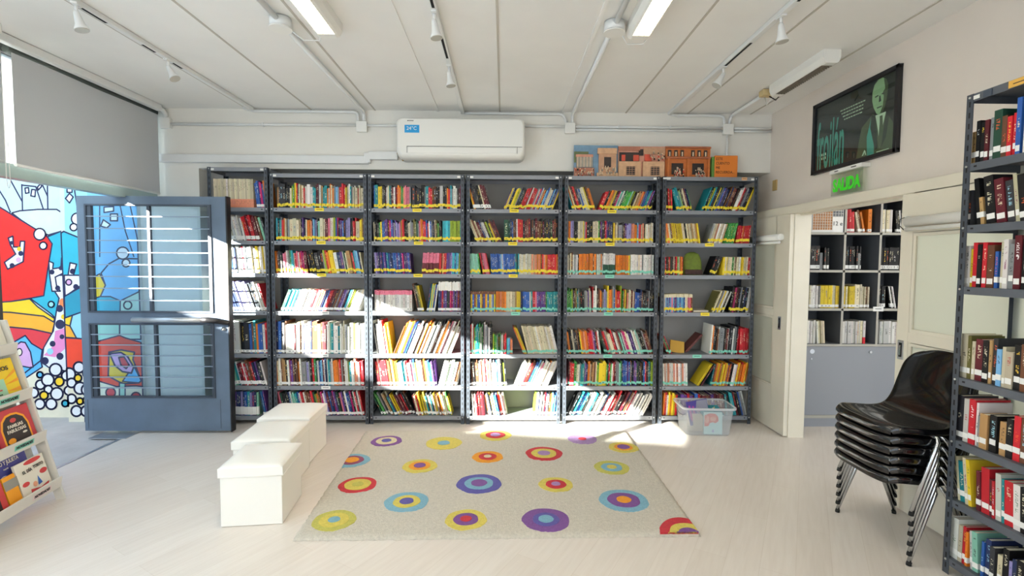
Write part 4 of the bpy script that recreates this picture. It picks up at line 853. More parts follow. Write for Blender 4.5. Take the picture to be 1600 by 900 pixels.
R(2, 3, (735, 774, 0, 32, 'ybnybbynboybycby', 'T', dict(jit=.02, top=('n', .14))), (775, 816, 0, 32, 'ooosoooccccccayyyi', 'T', dict(jit=.02)), (817, 873, -1, 32, 'bbbbwtrrpvvvvvvettttttt', 'T', dict(jit=.02)))
R(2, 2, (735, 769, 0, 48, 'rwretttegedwGgwkd', 'T', dict(jit=.14)), (770, 791, 0, 31, 'heegekegwnrr', 'T'), (792, 801, 0, 24, 'qllos', 'T'), (812, 824, -22, 42, 'ryoyyy', 'T', dict(jit=.03)), (825, 873, -14, 44, 'ccccccccwccccccwccww', 'T', dict(jit=.03)))
R(2, 1, (737, 792, -4, 40, 'nkgnnwwsswrwscwggwbwwkfhk', 'W', dict(jit=.12)), (803, 872, 24, 39, 'wwwcwwrnmkbbliwwpwwcwowwcwww', 'W', dict(jit=.1)))
R(2, 0, (737, 758, -5, 36, 'dwnwrmrkrrp', None), (759, 793, -12, 34, 'owgbyccwtbbrowpcw', 'W', dict(set=.06)), (834, 872, 5, 36, 'hewbwwkwriwknylblbq', 'W', dict(jit=.12)))
R(3, 6, (890, 932, -18, 36, 'tocmmrnigbCcyknoo', 'Y', dict(jit=.1)), (935, 1022, 22, 30, 'RrdkooaykmjztwfeeEzhhkkcaasorgbbttpvkkk', 'Y', dict(jit=.12)))
R(3, 5, (887, 958, 0, 34, 'nOxXkKdCCcygrKkKdCCcemvDmrjviiI', 'Y', dict(jit=.05)), (959, 1022, 0, 31, 'yaccgGdnvxXssoolprcskcwcwcw', 'Y', dict(jit=.10)))
R(3, 4, (887, 905, 0, 34, 'ckcnwgwwk', 'T'), (905, 932, 0, 33, 'ooooooooono', 'T', dict(jit=.03)), (933, 943, 0, 32, 'wcwcow', 'T'), (943, 962, 0, 34, 'wwwwww', 'T', dict(jit=.03, bot=('f', .48))), (963, 985, 0, 31, 'ooooooooy', 'T', dict(jit=.02)), (986, 1022, 0, 32, 'wwwwwcwgwwwwwww', 'T', dict(jit=.02)))
R(3, 3, (886, 925, -2, 36, 'eeeehdnnutgfKKggcvcg', 'T', dict(jit=.12)), (926, 972, 0, 38, 'rWwdnnongxggyOogborrrh', 'T', dict(jit=.22)), (973, 1022, 1, 34, 'erynswccmcnBBiindkddkgkdk', 'T', dict(jit=.14)))
R(3, 2, (886, 940, -8, 37, 'knokkcddnkyoosoorrrpvdrw', 'T', dict(jit=.1)), (941, 1022, -18, 36, 'fdrrgcCrrmwcmgzkwjjcwvviwcwzgkkdgmnn', 'T', dict(jit=.14)))
R(3, 1, (888, 960, 2, 38, 'mrReecwgttgvioocnancheYYyekrewr', 'T', dict(jit=.12)), (961, 1022, 0, 39, 'mggzeibbbvvbnikvvfdknkbrkmtfhh', 'T', dict(jit=.08)))
R(3, 0, (889, 985, 26, 35, 'kftbbtkwwctddwcwwbwmwwrkrwkmminwrwg', 'W', dict(jit=.16, set=.06)), (986, 1022, 26, 34, 'wdwggwkwwww', None, dict(jit=.1)))
R(4, 6, (1037, 1052, -3, 34, 'dpkrnr', 'Y'), (1057, 1084, -16, 34, 'TqTgzhdkccmbie', 'Y', dict(jit=.14)), (1098, 1172, 22, 36, 'tkhytbDyfgbvdxiknkbnnmknkWwrmggikkyy', 'Y', dict(jit=.1)))
R(4, 5, (1038, 1096, -9, 31, 'cysoccnYymyYycckcaccaccay', 'Y', dict(jit=.03)), (1107, 1131, 16, 31, 'gwccswcwcwcs', 'Y', dict(jit=.02, top=('k', .0001))), (1132, 1150, 12, 32, 'eeeeeeeee', 'Y', dict(jit=.02)), (1152, 1172, 6, 28, 'rrrrorrrr', 'Y', dict(jit=.03)))
R(4, 4, (1037, 1069, -1, 29, 'kmrknrfmdcmrecnoor', 'Y', dict(jit=.03)), (1110, 1120, 20, 29, 'KKd', 'Y', dict(jit=.03)), (1130, 1172, 3, 29, 'ycycccecnccwyycccr', 'Y', dict(jit=.04)))
R(4, 3, (1037, 1084, -1, 29, 'nwlvlvlplvvllbllbccpprn', 'Y', dict(jit=.02, top=('c', .18))), (1113, 1140, 22, 34, 'ucugcywckW', 'Y', dict(jit=.05)), (1141, 1172, 8, 40, 'kkmjmkmkgKKiKww', 'Y', dict(jit=.06)))
R(4, 2, (1037, 1052, -24, 30, 'nrnedr', 'T'), (1098, 1108, 24, 38, 'WqTt', 'T'), (1110, 1156, 4, 45, 'wodkknwGgknmwkdkwggkr', 'T', dict(jit=.12)), (1157, 1172, 0, 42, 'rrrrrr', 'T', dict(jit=.03)))
R(4, 1, (1037, 1076, -2, 36, 'wswswwswswwsww', 'T', dict(jit=.03)), (1090, 1103, 32, 34, 'YyokM', None), (1112, 1172, 10, 36, 'tnooyonyYoyobomdkWwwoyoorooyoo', 'T', dict(jit=.08)))
R(4, 0, (1037, 1062, 3, 36, 'orwyoyyr', None), (1063, 1142, -6, 34, 'ivvrvmbrmmnmvmmnmtk', None, dict(jit=.1)), (1143, 1170, -14, 38, 'tqmkbgw', None, dict(jit=.08)))
# nearest bookcase on the right: spines face left, rows run towards the viewer
def near_row(r, segs):
    clear = (NZ[r + 1] if r < 6 else 2.378) - NZ[r] - .037
    rn = {6: 'top shelf', 5: 'second shelf', 4: 'third shelf', 3: 'fourth shelf', 2: 'fifth shelf', 1: 'sixth shelf', 0: 'bottom shelf'}[r]
    row((rn, 'nearest right bookcase'), (NX + .010, NY, 0), -pi / 2, NZ[r], .008, UW - .01, clear, segs, depth=.23)
def pile(x0, lean, items, st='N', **op):
    """one segment per book so that each keeps its own thickness and height: (colour, thickness, height)"""
    out = []; x = x0
    for c, w, h in items:
        out.append((x, x + w / cos(radians(lean)) , lean, h, c, st, dict(jit=.01, set=.008, **op))); x += w / cos(radians(lean)) + .0005
    return out
near_row(6, pile(.012, 0, [('a', .022, .155), ('k', .020, .20), ('k', .020, .19), ('m', .020, .195), ('g', .018, .20), ('f', .040, .225), ('n', .024, .19), ('r', .022, .18), ('r', .014, .19), ('b', .022, .25), ('k', .01, .25), ('w', .022, .26), ('b', .02, .24), ('k', .03, .22), ('w', .03, .24), ('r', .03, .24), ('g', .03, .22)]))
near_row(5, pile(.014, 0, [('d', .014, .17)]) + pile(.036, -7, [('k', .044, .225), ('a', .018, .13), ('w', .008, .215), ('k', .046, .225), ('m', .044, .205), ('d', .034, .19), ('c', .018, .215), ('k', .04, .21), ('r', .03, .22), ('w', .04, .2)]))
near_row(4, pile(.012, 0, [('w', .022, .20), ('y', .014, .185), ('r', .022, .215), ('k', .022, .205), ('r', .022, .215), ('n', .034, .20), ('b', .016, .17), ('m', .010, .185), ('c', .016, .215), ('w', .022, .225), ('g', .024, .2), ('m', .03, .24), ('k', .03, .22), ('w', .03, .21)]))
near_row(3, pile(.012, 0, [('c', .036, .215), ('u', .018, .21), ('c', .016, .185), ('m', .038, .20), ('k', .030, .20), ('a', .014, .205), ('d', .022, .215), ('l', .022, .17), ('c', .016, .185), ('c', .034, .165), ('k', .03, .20), ('n', .03, .21), ('k', .03, .2), ('w', .03, .2)]))
near_row(2, pile(.010, 0, [('d', .034, .225), ('w', .026, .215), ('R', .032, .22), ('w', .012, .21), ('g', .012, .15), ('a', .038, .165), ('y', .008, .16), ('k', .034, .175), ('g', .008, .17), ('a', .028, .155), ('k', .03, .18), ('r', .03, .2), ('n', .03, .2)]))
near_row(1, pile(.03, -7, [('c', .018, .215), ('t', .028, .20), ('c', .018, .225), ('y', .018, .222)]) + pile(.135, -3, [('m', .020, .19), ('r', .040, .215), ('m', .014, .175), ('r', .012, .175), ('w', .026, .215), ('t', .012, .20), ('R', .04, .20), ('w', .03, .2), ('k', .03, .2), ('b', .03, .22)]))
near_row(0, pile(.010, 0, [('w', .040, .205), ('c', .022, .185), ('r', .018, .19), ('o', .012, .17)]) + pile(.115, -4, [('w', .014, .185), ('z', .028, .19)]) + pile(.172, 0, [('b', .012, .17), ('i', .026, .19), ('d', .024, .17), ('k', .008, .18), ('c', .022, .15), ('k', .028, .195), ('x', .014, .15), ('i', .02, .17), ('k', .03, .18), ('w', .03, .2), ('g', .03, .2)]))
# cubby cabinet of the next room
def cub(ci, ri, segs):
    x0 = cxs[ci] + .010; z = zs[ri]; w = cxs[ci + 1] - cxs[ci] - .020; kx = 4.567 / FPX
    row(([' lower', ' middle', ' upper', ' top'][ri].strip() + ' row', ['left', 'middle', 'right'][ci] + ' cubbies'), (x0, CY + .015, 0), 0, z, .002, w - .002, zs[ri + 1] - z - .022, segs, depth=.24)
cub(1, 3, ((.002, .10, -2, .21, 'rrrrr', 'W'), (.14, .20, -12, .215, 'cno', 'W'), (.235, .27, 0, .225, 'o', 'W')))
cub(2, 3, ((.005, .125, 0, .22, 'ccwccww', 'W', dict(jit=.03)), (.16, .26, -6, .215, 'kwkwkcw', 'W', dict(jit=.03))))
cub(0, 2, ((.002, .12, 0, .23, 'kkkkkk', 'S', dict(jit=.02)), (.122, .15, 0, .16, 'g', None), (.153, .20, 0, .22, 'kwk', 'S')))
cub(1, 2, ((.002, .14, 0, .225, 'kkkkkkkk', 'S', dict(jit=.02)), (.142, .165, 0, .17, 'g', None), (.166, .18, 0, .22, 'k', 'S')))
cub(2, 2, ((.01, .20, 0, .215, 'kkkkkkkk', 'S', dict(jit=.02)),))
cub(0, 1, ((.002, .13, 0, .215, 'ycwwwwg', 'W', dict(jit=.02)), (.132, .31, 0, .215, 'YYYyccyy', 'W', dict(jit=.02))))
cub(1, 1, ((.002, .13, 0, .21, 'yYcyyYy', 'W', dict(jit=.02)), (.132, .20, 0, .225, 'cCc', 'W', dict(jit=.02)), (.202, .265, 0, .205, 'ccnc', 'W', dict(jit=.02))))
cub(2, 1, ((.002, .09, 0, .215, 'kkkk', 'S', dict(jit=.02)), (.145, .19, -11, .21, 'kwkw', 'S', dict(jit=.02))))
cub(0, 0, ((.002, .10, 0, .22, 'wwwwwww', None, dict(jit=.03)), (.11, .20, -4, .215, 'wccccc', None, dict(jit=.02))))
cub(1, 0, ((.002, .22, 0, .215, 'cwwWwwwcwc', None, dict(jit=.03)), (.222, .245, 0, .21, 'w', None, dict(bot=('r', .28)))))
cub(2, 0, ((.002, .28, 0, .215, 'wwwwWwwwcww', None, dict(jit=.03)),))

def book_matrix(b): return Matrix.Translation(b['loc']) @ Euler((0, b['lean'], b['rz'])).to_matrix().to_4x4()
def shown(b):
    M = book_matrix(b); s = -1 if b['lean'] > 0 else 1; pts = [proj(M @ Vector(p)) for p in ((0, 0, 0), (s * b['w'], 0, 0), (s * b['w'], 0, b['h']), (0, 0, b['h']))]
    if any(p[0] > 1598 for p in pts[:2]) and all(p[0] > 1590 for p in pts): return 0
    if any(p[1] > 905 for p in pts): return 0
    a = abs(sum(pts[i][0] * pts[(i + 1) % 4][1] - pts[(i + 1) % 4][0] * pts[i][1] for i in range(4))) / 2
    return a if b['vis'] else 0
for b in BOOKS: b['a'] = shown(b)
rank = sorted(range(len(BOOKS)), key=lambda i: -BOOKS[i]['a']); CHOSEN = set(rank[:286])
# neighbours of every book on its shelf, for its label
byrow = {}
for i, b in enumerate(BOOKS): byrow.setdefault(b['where'], []).append(i)
import collections
ORD = ['', 'second ', 'third ', 'fourth ', 'fifth ', 'sixth ', 'seventh ', 'eighth ', 'ninth ', 'tenth ']
labels = {}
for wh, ids in byrow.items():
    for n_, i in enumerate(ids):
        b = BOOKS[i]; L_ = BOOKS[ids[n_ - 1]] if n_ else None; R_ = BOOKS[ids[n_ + 1]] if n_ + 1 < len(ids) else None
        size = 'thick ' if b['w'] > .03 else ('thin ' if b['w'] < .0105 and 'nearest' not in wh[1] else '')
        if not L_: nb = 'at the far end'if 'nearest' in wh[1] else 'first at its left end'
        elif not R_: nb = 'last in its row'
        elif L_['col'] == R_['col']: nb = 'between two %s ones' % CN[L_['col']]
        else: nb = 'between %s and %s' % (CN[L_['col']], CN[R_['col']])
        b['lab'] = (size + CN[b['col']] + ' book', nb, '%s, %s' % wh); labels.setdefault((wh, b['lab'][0], nb), []).append(i)
for k, ids in labels.items():
    if len(ids) == 1: BOOKS[ids[0]]['label'] = ', '.join(BOOKS[ids[0]]['lab'])
    else:
        for n_, i in enumerate(ids):
            l = BOOKS[i]['lab']; o_ = (ORD[n_ + 1] if n_ < 9 else 'later ')
            BOOKS[i]['label'] = '%s, %s%s, %s' % (l[0], l[1], ', ' + ('leftmost' if n_ == 0 else o_.strip()), l[2])
sV = []; sF = []; sC = []; sP = []; sI = []; pV = []; pF = []; lV = {'Y': [], 'W': [], 'T': []}; lF = {'Y': [], 'W': [], 'T': []}
for i, b in enumerate(BOOKS):
    V, F, C, pr, P = book_data(b['w'], b['h'], b['d'], b['col'], b['top'], b['bot'], b['np'])
    off = Matrix.Translation((-b['w'] if b['lean'] > 0 else 0, 0, 0))
    st = b['st']
    if i in CHOSEN:
        me = bpy.data.meshes.new('book'); me.from_pydata([tuple(off @ Vector(v)) for v in V], [], F); me.materials.append(M_cover); me.update(); set_attr(me, C, [pr] * len(C), 0, [i] * len(C))
        o = bpy.data.objects.new('book', me); COL.objects.link(o); o.location = b['loc']; o.rotation_euler = (0, b['lean'], b['rz'])
        tag(o, b['label'], 'book', 'books on the %s, %s' % b['where'])
        pm = bpy.data.objects.new('page_block', mesh_from('page_block', *P, M_paper, off)); COL.objects.link(pm); pm.parent = o
        if st:
            lv = label_data(b['w'], st); lo = bpy.data.objects.new('call_number_label', mesh_from('call_number_label', *lv, LABM[st], off)); COL.objects.link(lo); lo.parent = o
            if b['w'] > .018 and st != 'N':
                q = MB(); a_, b_ = LABZ[st]; w_ = b['w']
                for z_ in (.3, .6): q.mesh([tuple(off @ Vector(p)) for p in ((w_ * .25, -.0010, a_ + (b_ - a_) * z_), (w_ * .75, -.0010, a_ + (b_ - a_) * z_), (w_ * .75, -.0010, a_ + (b_ - a_) * (z_ + .14)), (w_ * .25, -.0010, a_ + (b_ - a_) * (z_ + .14)))], [(0, 1, 2, 3)], M_ink)
                q.build('label_print', lo, fix=False)
    else:
        M = book_matrix(b) @ off; k = len(sV); sV += [tuple(M @ Vector(v)) for v in V]; sF += [tuple(k + j for j in f) for f in F]; sC += C; sP += [pr] * len(C); sI += [i] * len(C)
        k = len(pV); pV += [tuple(M @ Vector(v)) for v in P[0]]; pF += [tuple(k + j for j in f) for f in P[1]]
        if st:
            st2 = {'Y': 'Y', 'T': 'T'}.get(st, 'W'); lv, lf = label_data(b['w'], st); k = len(lV[st2]); lV[st2] += [tuple(M @ Vector(v)) for v in lv]; lF[st2] += [tuple(k + j for j in f) for f in lf]
me = bpy.data.meshes.new('books'); me.from_pydata(sV, [], sF); me.materials.append(M_cover); me.update(); set_attr(me, sC, sP, 0, sI)
ST = bpy.data.objects.new('books', me); COL.objects.link(ST); tag(ST, 'the many thinner and smaller books filling the shelves between the larger ones', 'books', kind='stuff')
for nm, vv, ff, mm in [('page_blocks', pV, pF, M_paper)] + [('call_number_labels', lV[k], lF[k], LABM[k]) for k in 'YWT']:
    o = bpy.data.objects.new(nm, mesh_from(nm, vv, ff, mm)); COL.objects.link(o); o.parent = ST; o['kind'] = 'stuff'
print('BOOKS', len(BOOKS), 'min area chosen', BOOKS[rank[285]]['a'])
# ------------------------------------------------------------------ odd things on the shelves
o = empty('green_bag', (at(1087, 425, Y=SY).x, SY + .10, SZ[4]), 0, 'olive green pouch standing between books on last bookcase', 'bag')
q = MB(); n = 20; vs = []; fs = []
prf = [(0, .080), (.02, .088), (.07, .088), (.12, .084), (.17, .074), (.205, .058), (.225, .02)]
for z, r in prf:
    for k in range(n): t = 2 * pi * k / n; rr = 1 + .05 * sin(6 * t); vs.append((r * cos(t) * rr * 1.12, .045 * (r / .088) * sin(t) * rr, z))
for i in range(len(prf) - 1):
    for k in range(n): fs.append((i * n + k, i * n + (k + 1) % n, (i + 1) * n + (k + 1) % n, (i + 1) * n + k))
fs.append(tuple(reversed(range(n)))); fs.append(tuple(range((len(prf) - 1) * n, len(prf) * n)))
q.mesh(vs, fs, mat('olive_fabric', '#5d6e22', .8, noise=.2, scale=30, bump=.4, bscale=60), True); q.build('bag_body', o)
q = MB(); q.box(-.085, .085, -.052, -.035, .005, .055, mat('dark_pattern_cloth', '#3a2420', .8, noise=.5, scale=60)); q.build('front_pocket', o, bevel=.008)
def flatbook(x, y, z, w, h, d, rot, cm, label, cat='book', parts=None):
    o = empty('book', (x, y, z), 0, label, cat); o.rotation_euler = rot
    q = MB(); q.box(-w / 2, w / 2, -.0, .003, 0, h, cm); q.box(-w / 2, w / 2, d - .003, d, 0, h, cm); q.box(-w / 2, -w / 2 + .003, .003, d - .003, 0, h, cm); q.build('cover', o)
    box1('page_block', (-w / 2 + .003, w / 2 - .004, .003, d - .003, .003, h - .003), M_paper, o)
    return o
flatbook(at(1064, 540, Y=SY).x, SY + .10, SZ[2] + .0035, .14, .12, .018, (radians(-24), radians(10), 0), mat('mustard_cover', '#b98f2c', .5), 'mustard yellow book slumped among the fallen books, last bookcase')
flatbook(at(1078, 548, Y=SY).x, SY + .11, SZ[2] + .002, .02, .24, .16, (0, radians(42), 0), mat('brown_cover', '#55241f', .5), 'dark brown book fallen at an angle on fifth shelf, last bookcase')
flatbook(at(1098, 484, Y=SY).x, SY + .04, SZ[3] + .019, .15, .19, .016, (radians(-90), 0, 0), mat('cream_cover', '#c2bba8', .5), 'cream book lying flat on fourth shelf of the last bookcase')
flatbook(UX[0] + .53, SY + .03, SZ[2] + .335, .20, .15, .010, (radians(-90), 0, radians(8)), mat('ochre_cover', '#8a6a35', .5), 'ochre book lying on top of the tall row, second bookcase') if False else None
# ------------------------------------------------------------------ rug
RC = [Vector(at(456.5, 846, Z=.0)), Vector(at(1096, 839, Z=0)), Vector(at(979, 675, Z=0)), Vector(at(571, 675, Z=0))]
RUG = empty('rug', (0, 0, 0), 0, 'cream shag rug with coloured ringed dots on the vinyl floor', 'rug')
M_pile = {k: mat('rug_' + k, v, .95, noise=.10, scale=60, bump=.9, bscale=170) for k, v in dict(base='#d0c9bb', red='#bf2e3a', yel='#d8c75e', ora='#e89a2a', pur='#7b4f92', vio='#5a56a0', blu='#7fb0c4', lav='#a583b5', cre='#dccfa8', oli='#c3bd5c', mar='#8f4a68').items()}
def RP(u, v): a = RC[0].lerp(RC[1], u); b = RC[3].lerp(RC[2], u); return a.lerp(b, v)
random.seed(3); nx, ny = 150, 110; vs = []; fs = []
for j in range(ny + 1):
    for i in range(nx + 1):
        p = RP(i / nx, j / ny); e = min(i, nx - i, j, ny - j); z = (.004, .014, .019)[min(e, 2)] + random.uniform(-.0022, .0022)
        o2 = Vector((random.uniform(-.004, .004), random.uniform(-.004, .004), 0)) if e == 0 else Vector((0, 0, 0)); vs.append((p.x + o2.x, p.y + o2.y, z))
for j in range(ny):
    for i in range(nx): a = j * (nx + 1) + i; fs.append((a, a + 1, a + nx + 2, a + nx + 1))
q = MB(); q.mesh(vs, fs, M_pile['base'], True)
ed = [i for i in range(nx + 1)] + [j * (nx + 1) + nx for j in range(1, ny + 1)] + [ny * (nx + 1) + i for i in range(nx - 1, -1, -1)] + [j * (nx + 1) for j in range(ny - 1, 0, -1)]
bv = [(vs[k][0], vs[k][1], .0006) for k in ed]; tv = [vs[k] for k in ed]; nE = len(ed)
q.mesh(bv + tv, [(i, (i + 1) % nE, nE + (i + 1) % nE, nE + i) for i in range(nE)], M_pile['base']); q.build('rug_pile', RUG)
def inrug(p):
    # clamp to the rug's outline
    y0 = RC[0].y + (RC[1].y - RC[0].y) * (p.x - RC[0].x) / (RC[1].x - RC[0].x) + .012; y1 = RC[2].y - .012; y = min(max(p.y, y0), y1)
    t = (y - RC[0].y) / (RC[3].y - RC[0].y); x0 = RC[0].x + (RC[3].x - RC[0].x) * t + .012; x1 = RC[1].x + (RC[2].x - RC[1].x) * t - .012
    return Vector((min(max(p.x, x0), x1), y, 0))
dots = [(604, 689, 49, 'pur cre vio', (1, .68, .32)), (693.4, 692.4, 58, 'yel blu', (1, .34)), (774, 680, 51, 'yel red lav', (1, .62, .32)), (656, 728, 56, 'yel ora pur', (1, .62, .34)), (550, 719.5, 56, 'blu mar ora', (1, .66, .4)),
        (559, 757.4, 60, 'red yel oli', (1, .70, .30)), (635.4, 784, 71, 'blu yel vio', (1, .62, .32)), (522, 813, 69, 'oli yel blu', (1, .68, .28)), (762, 713.8, 50, 'ora red cre', (1, .58, .25)), (850, 708.7, 60, 'red yel lav', (1, .68, .34)),
        (910, 686, 47, 'lav red', (1, .28)), (974, 699, 48, 'yel ora pur', (1, .62, .42)), (955.8, 730.5, 57, 'oli blu yel', (1, .60, .28)), (748.5, 755.5, 73, 'vio blu pur', (1, .64, .36)), (868.6, 757, 56, 'yel red lav', (1, .60, .27)),
        (974.7, 781.7, 80, 'blu pur ora', (1, .66, .30)), (728, 811.7, 68, 'yel pur red', (1, .60, .28)), (853, 812, 78, 'pur vio blu', (1, .56, .32)), (1080, 838, 98, 'red yel pur', (1, .68, .40))]
for n_, (cx, cy, d, ks, fr) in enumerate(dots):
    c = at(cx, cy, Z=.02); R0 = d / 2 * (c.y / FPX); k = ks.split(); q = MB()
    for li, (kk, f) in enumerate(zip(k, fr)):
        z = .0215 + .0028 * li; ph = random.uniform(0, 6); N = 56; ring_ = []
        for s_, dz in ((1, -.010), (.975, 0)):
            ring_ += [inrug(Vector((c.x + R0 * f * s_ * (1 + .018 * sin(3 * t + ph) + .012 * sin(7 * t + ph) + random.uniform(-.006, .006)) * cos(t), c.y + R0 * f * s_ * (.94 if n_ != 18 else 1.2) * sin(t) * (1 + .02 * sin(4 * t + ph)), 0))) + Vector((0, 0, z + dz)) for t in [2 * pi * i / N for i in range(N)]]
        cz = Vector((0, 0, z + .001)); q.mesh(ring_ + [inrug(Vector((c.x, c.y, 0))) + cz], [(i, (i + 1) % N, N + (i + 1) % N, N + i) for i in range(N)] + [(N + i, N + (i + 1) % N, 2 * N) for i in range(N)], M_pile[kk], False)
    q.build('ringed_dot', RUG, fix=False)

# ------------------------------------------------------------------ ottomans
def ottoman(x, y, rz, w, d, h, label):
    o = empty('storage_ottoman', (x, y, 0), rz, label, 'ottoman', 'white storage cubes in a row left of the rug')
    box1('box_body', (-w / 2, w / 2, 0, d, .002, h - .075), M_leather, o, bevel=.004)
    n = 16; vs = []; fs = []; W_, D_ = w / 2 + .008, d + .016
    for j in range(n + 1):
        for i in range(n + 1):
            a, b = i / n * 2 - 1, j / n * 2 - 1; e = (1 - a ** 6) * (1 - b ** 6); z = h - .018 + .018 * e ** .6 + .0025 * sin(5 * a + 3 * b + x * 9) * e
            vs.append((a * W_, -.008 + (b + 1) / 2 * D_, z))
    for j in range(n):
        for i in range(n): k = j * (n + 1) + i; fs.append((k, k + 1, k + n + 2, k + n + 1))
    q = MB(); q.mesh(vs, fs, M_leather, True); ed = [i for i in range(n + 1)] + [j * (n + 1) + n for j in range(1, n + 1)] + [n * (n + 1) + i for i in range(n - 1, -1, -1)] + [j * (n + 1) for j in range(n - 1, 0, -1)]
    E_ = len(ed); q.mesh([(vs[k][0], vs[k][1], h - .072) for k in ed] + [vs[k] for k in ed], [(i, (i + 1) % E_, E_ + (i + 1) % E_, E_ + i) for i in range(E_)], M_leather, False)
    q.mesh([(vs[k][0], vs[k][1], h - .072) for k in ed], [tuple(range(E_))], M_leather)
    q.build('padded_lid', o)
    q = MB(); q.tube([(W_, -.008, h - .070), (W_, -.008 + D_, h - .070)], .0022, M_leather, 6); q.tube([(-W_, -.008, h - .070), (W_, -.008, h - .070)], .0022, M_leather, 6); q.build('lid_seam', o)
ottoman(-1.478, 2.835, radians(6), .345, .37, .370, 'nearest white leatherette storage cube with a creased lid, left of rug')
ottoman(-1.63, 3.27, radians(4), .37, .40, .365, 'middle white leatherette storage cube between the other two')
ottoman(-1.685, 3.73, radians(2), .38, .40, .370, 'farthest white leatherette storage cube, next to the bookcases')

# ------------------------------------------------------------------ stacked chairs
def shell_mesh():
    prof = [(.0, .437), (.018, .447), (.07, .450), (.14, .445), (.22, .437), (.29, .438), (.335, .452), (.368, .482), (.392, .525), (.412, .58), (.430, .64), (.447, .70), (.462, .75), (.474, .785), (.481, .803)]
    hw = [.205, .214, .222, .226, .228, .230, .232, .232, .230, .228, .226, .220, .206, .176, .125]
    nU = 18; vs = []; fs = []; nP = len(prof)
    def P(i, a):
        x, z = prof[i]; w_ = hw[i]; e = abs(a); tt = i / (nP - 1)
        if i <= 6: return Vector((x + (.03 * e ** 4 if i < 2 else 0), w_ * a, z - .014 * (1 - e ** 2) * min(1, i / 3)))
        f = min(1, (i - 6) / 3); return Vector((x + .030 * (1 - e ** 2) * f - .012 * e ** 3 * f, w_ * a, z - (.02 * e ** 4 if i > 11 else 0)))
    rows = []
    rows.append([P(0, k / nU * 2 - 1) + Vector((-.004, 0, -.036)) for k in range(nU + 1)]); rows.append([P(0, k / nU * 2 - 1) + Vector((-.004, 0, -.012)) for k in range(nU + 1)])
    rows += [[P(i, k / nU * 2 - 1) for k in range(nU + 1)] for i in range(nP)]
    for r_, row_ in enumerate(rows):            # turned-down rim along both sides
        i = max(0, r_ - 2); s_ = min(1, max(0, (i - 6) / 4)); dn = Vector((.030 * s_, 0, -.036 * (1 - s_)))
        if r_ < 2: dn = Vector((0, 0, 0))
        L0 = row_[0]; R0_ = row_[-1]
        rows[r_] = [L0 + Vector((0, -.006, 0)) + dn, L0 + Vector((0, -.005, 0)) + dn * .35] + row_ + [R0_ + Vector((0, .005, 0)) + dn * .35, R0_ + Vector((0, .006, 0)) + dn]
    n = len(rows[0]); vs = [v for r_ in rows for v in r_]
    for i in range(len(rows) - 1):
        for k in range(n - 1): a = i * n + k; fs.append((a, a + 1, a + n + 1, a + n))
    q = MB(); q.mesh(vs, fs, M_shell, True); return q
def chair(label):
    o = empty('stacking_chair', (0, 0, 0), 0, label, 'chair', 'stacked black shell chairs')
    s = shell_mesh().build('shell', o); b = s.modifiers.new('thickness', 'SOLIDIFY'); b.thickness = .006; b.offset = -1; b2 = s.modifiers.new('smooth', 'SUBSURF'); b2.levels = 1; b2.render_levels = 2
    for sy in (1, -1):
        yo = .262 * sy
        f = MB(); f.tube([(.235, .10 * sy, .405), (.235, .20 * sy, .398), (.24, .245 * sy, .395), (.235, .258 * sy, .375), (.215, .262 * sy, .33), (.10, .272 * sy, .022)], .0105, M_chrome, 12); f.build('leg', o)
        r_ = MB(); r_.tube([(.275, .10 * sy, .405), (.275, .19 * sy, .398), (.28, .232 * sy, .395), (.295, .243 * sy, .375), (.32, .247 * sy, .33), (.445, .252 * sy, .022)], .0105, M_chrome, 12); r_.build('leg', o)
        for x, y in ((.10, .272 * sy), (.445, .252 * sy)):
            g = MB(); g.tube([(x, y, .001), (x, y, .010), (x + (.0035 if x < .2 else -.0035), y, .020)], [.0125, .0125, .0122], M_rubber, 12); g.build('foot_cap', o)
    q = MB(); q.tube([(.235, -.11, .405), (.235, .11, .405)], .009, M_chrome, 8); q.tube([(.275, -.11, .405), (.275, .11, .405)], .009, M_chrome, 8); q.build('cross_brace', o)
    return o
c0 = chair('black shell chair at the bottom of the stack, feet on the floor')
cl = ['black shell chair second from the bottom of the stack', 'black shell chair third from the bottom of the stack', 'black shell chair third from the top of the stack', 'black shell chair just under the topmost chair of stack', 'topmost black shell chair of the stack, its glossy seat and back showing']
for i in range(6):
    c = c0 if i == 0 else copy_tree(c0)
    c.location = (2.008, 2.70, .053 * i)
    if i: c['label'] = cl[i - 1]

# ------------------------------------------------------------------ clear bin with books
BN = empty('plastic_bin', (1.865, 4.455, 0), radians(-3), 'clear plastic storage bin of picture books on floor before last bookcase', 'bin')
M_bin = mat('translucent_bin_plastic', '#dfe3e6', .25, alpha=.22); M_rim = mat('bin_rim_plastic', '#d5d8da', .3, alpha=.7)
def rr(w, d, r, n=5):
    out = []
    for cx, cy, a0 in ((w - r, d - r, 0), (-w + r, d - r, pi / 2), (-w + r, -d + r, pi), (w - r, -d + r, 3 * pi / 2)):
        for k in range(n + 1): t = a0 + pi / 2 * k / n; out.append((cx + r * cos(t), cy + r * sin(t)))
    return out
q = MB(); lv = [(0.002, .195, .13), (.02, .20, .135), (.26, .225, .158)]; N = len(rr(1, 1, .1)); vs = []
for z, w_, d_ in lv: vs += [(x, y, z) for x, y in rr(w_, d_, .045)]
for z, w_, d_ in reversed([(a, b - .003, c - .003) for a, b, c in [(.006, .195, .13), (.02, .20, .135), (.26, .225, .158)]]): vs += [(x, y, z) for x, y in rr(w_, d_, .042)]
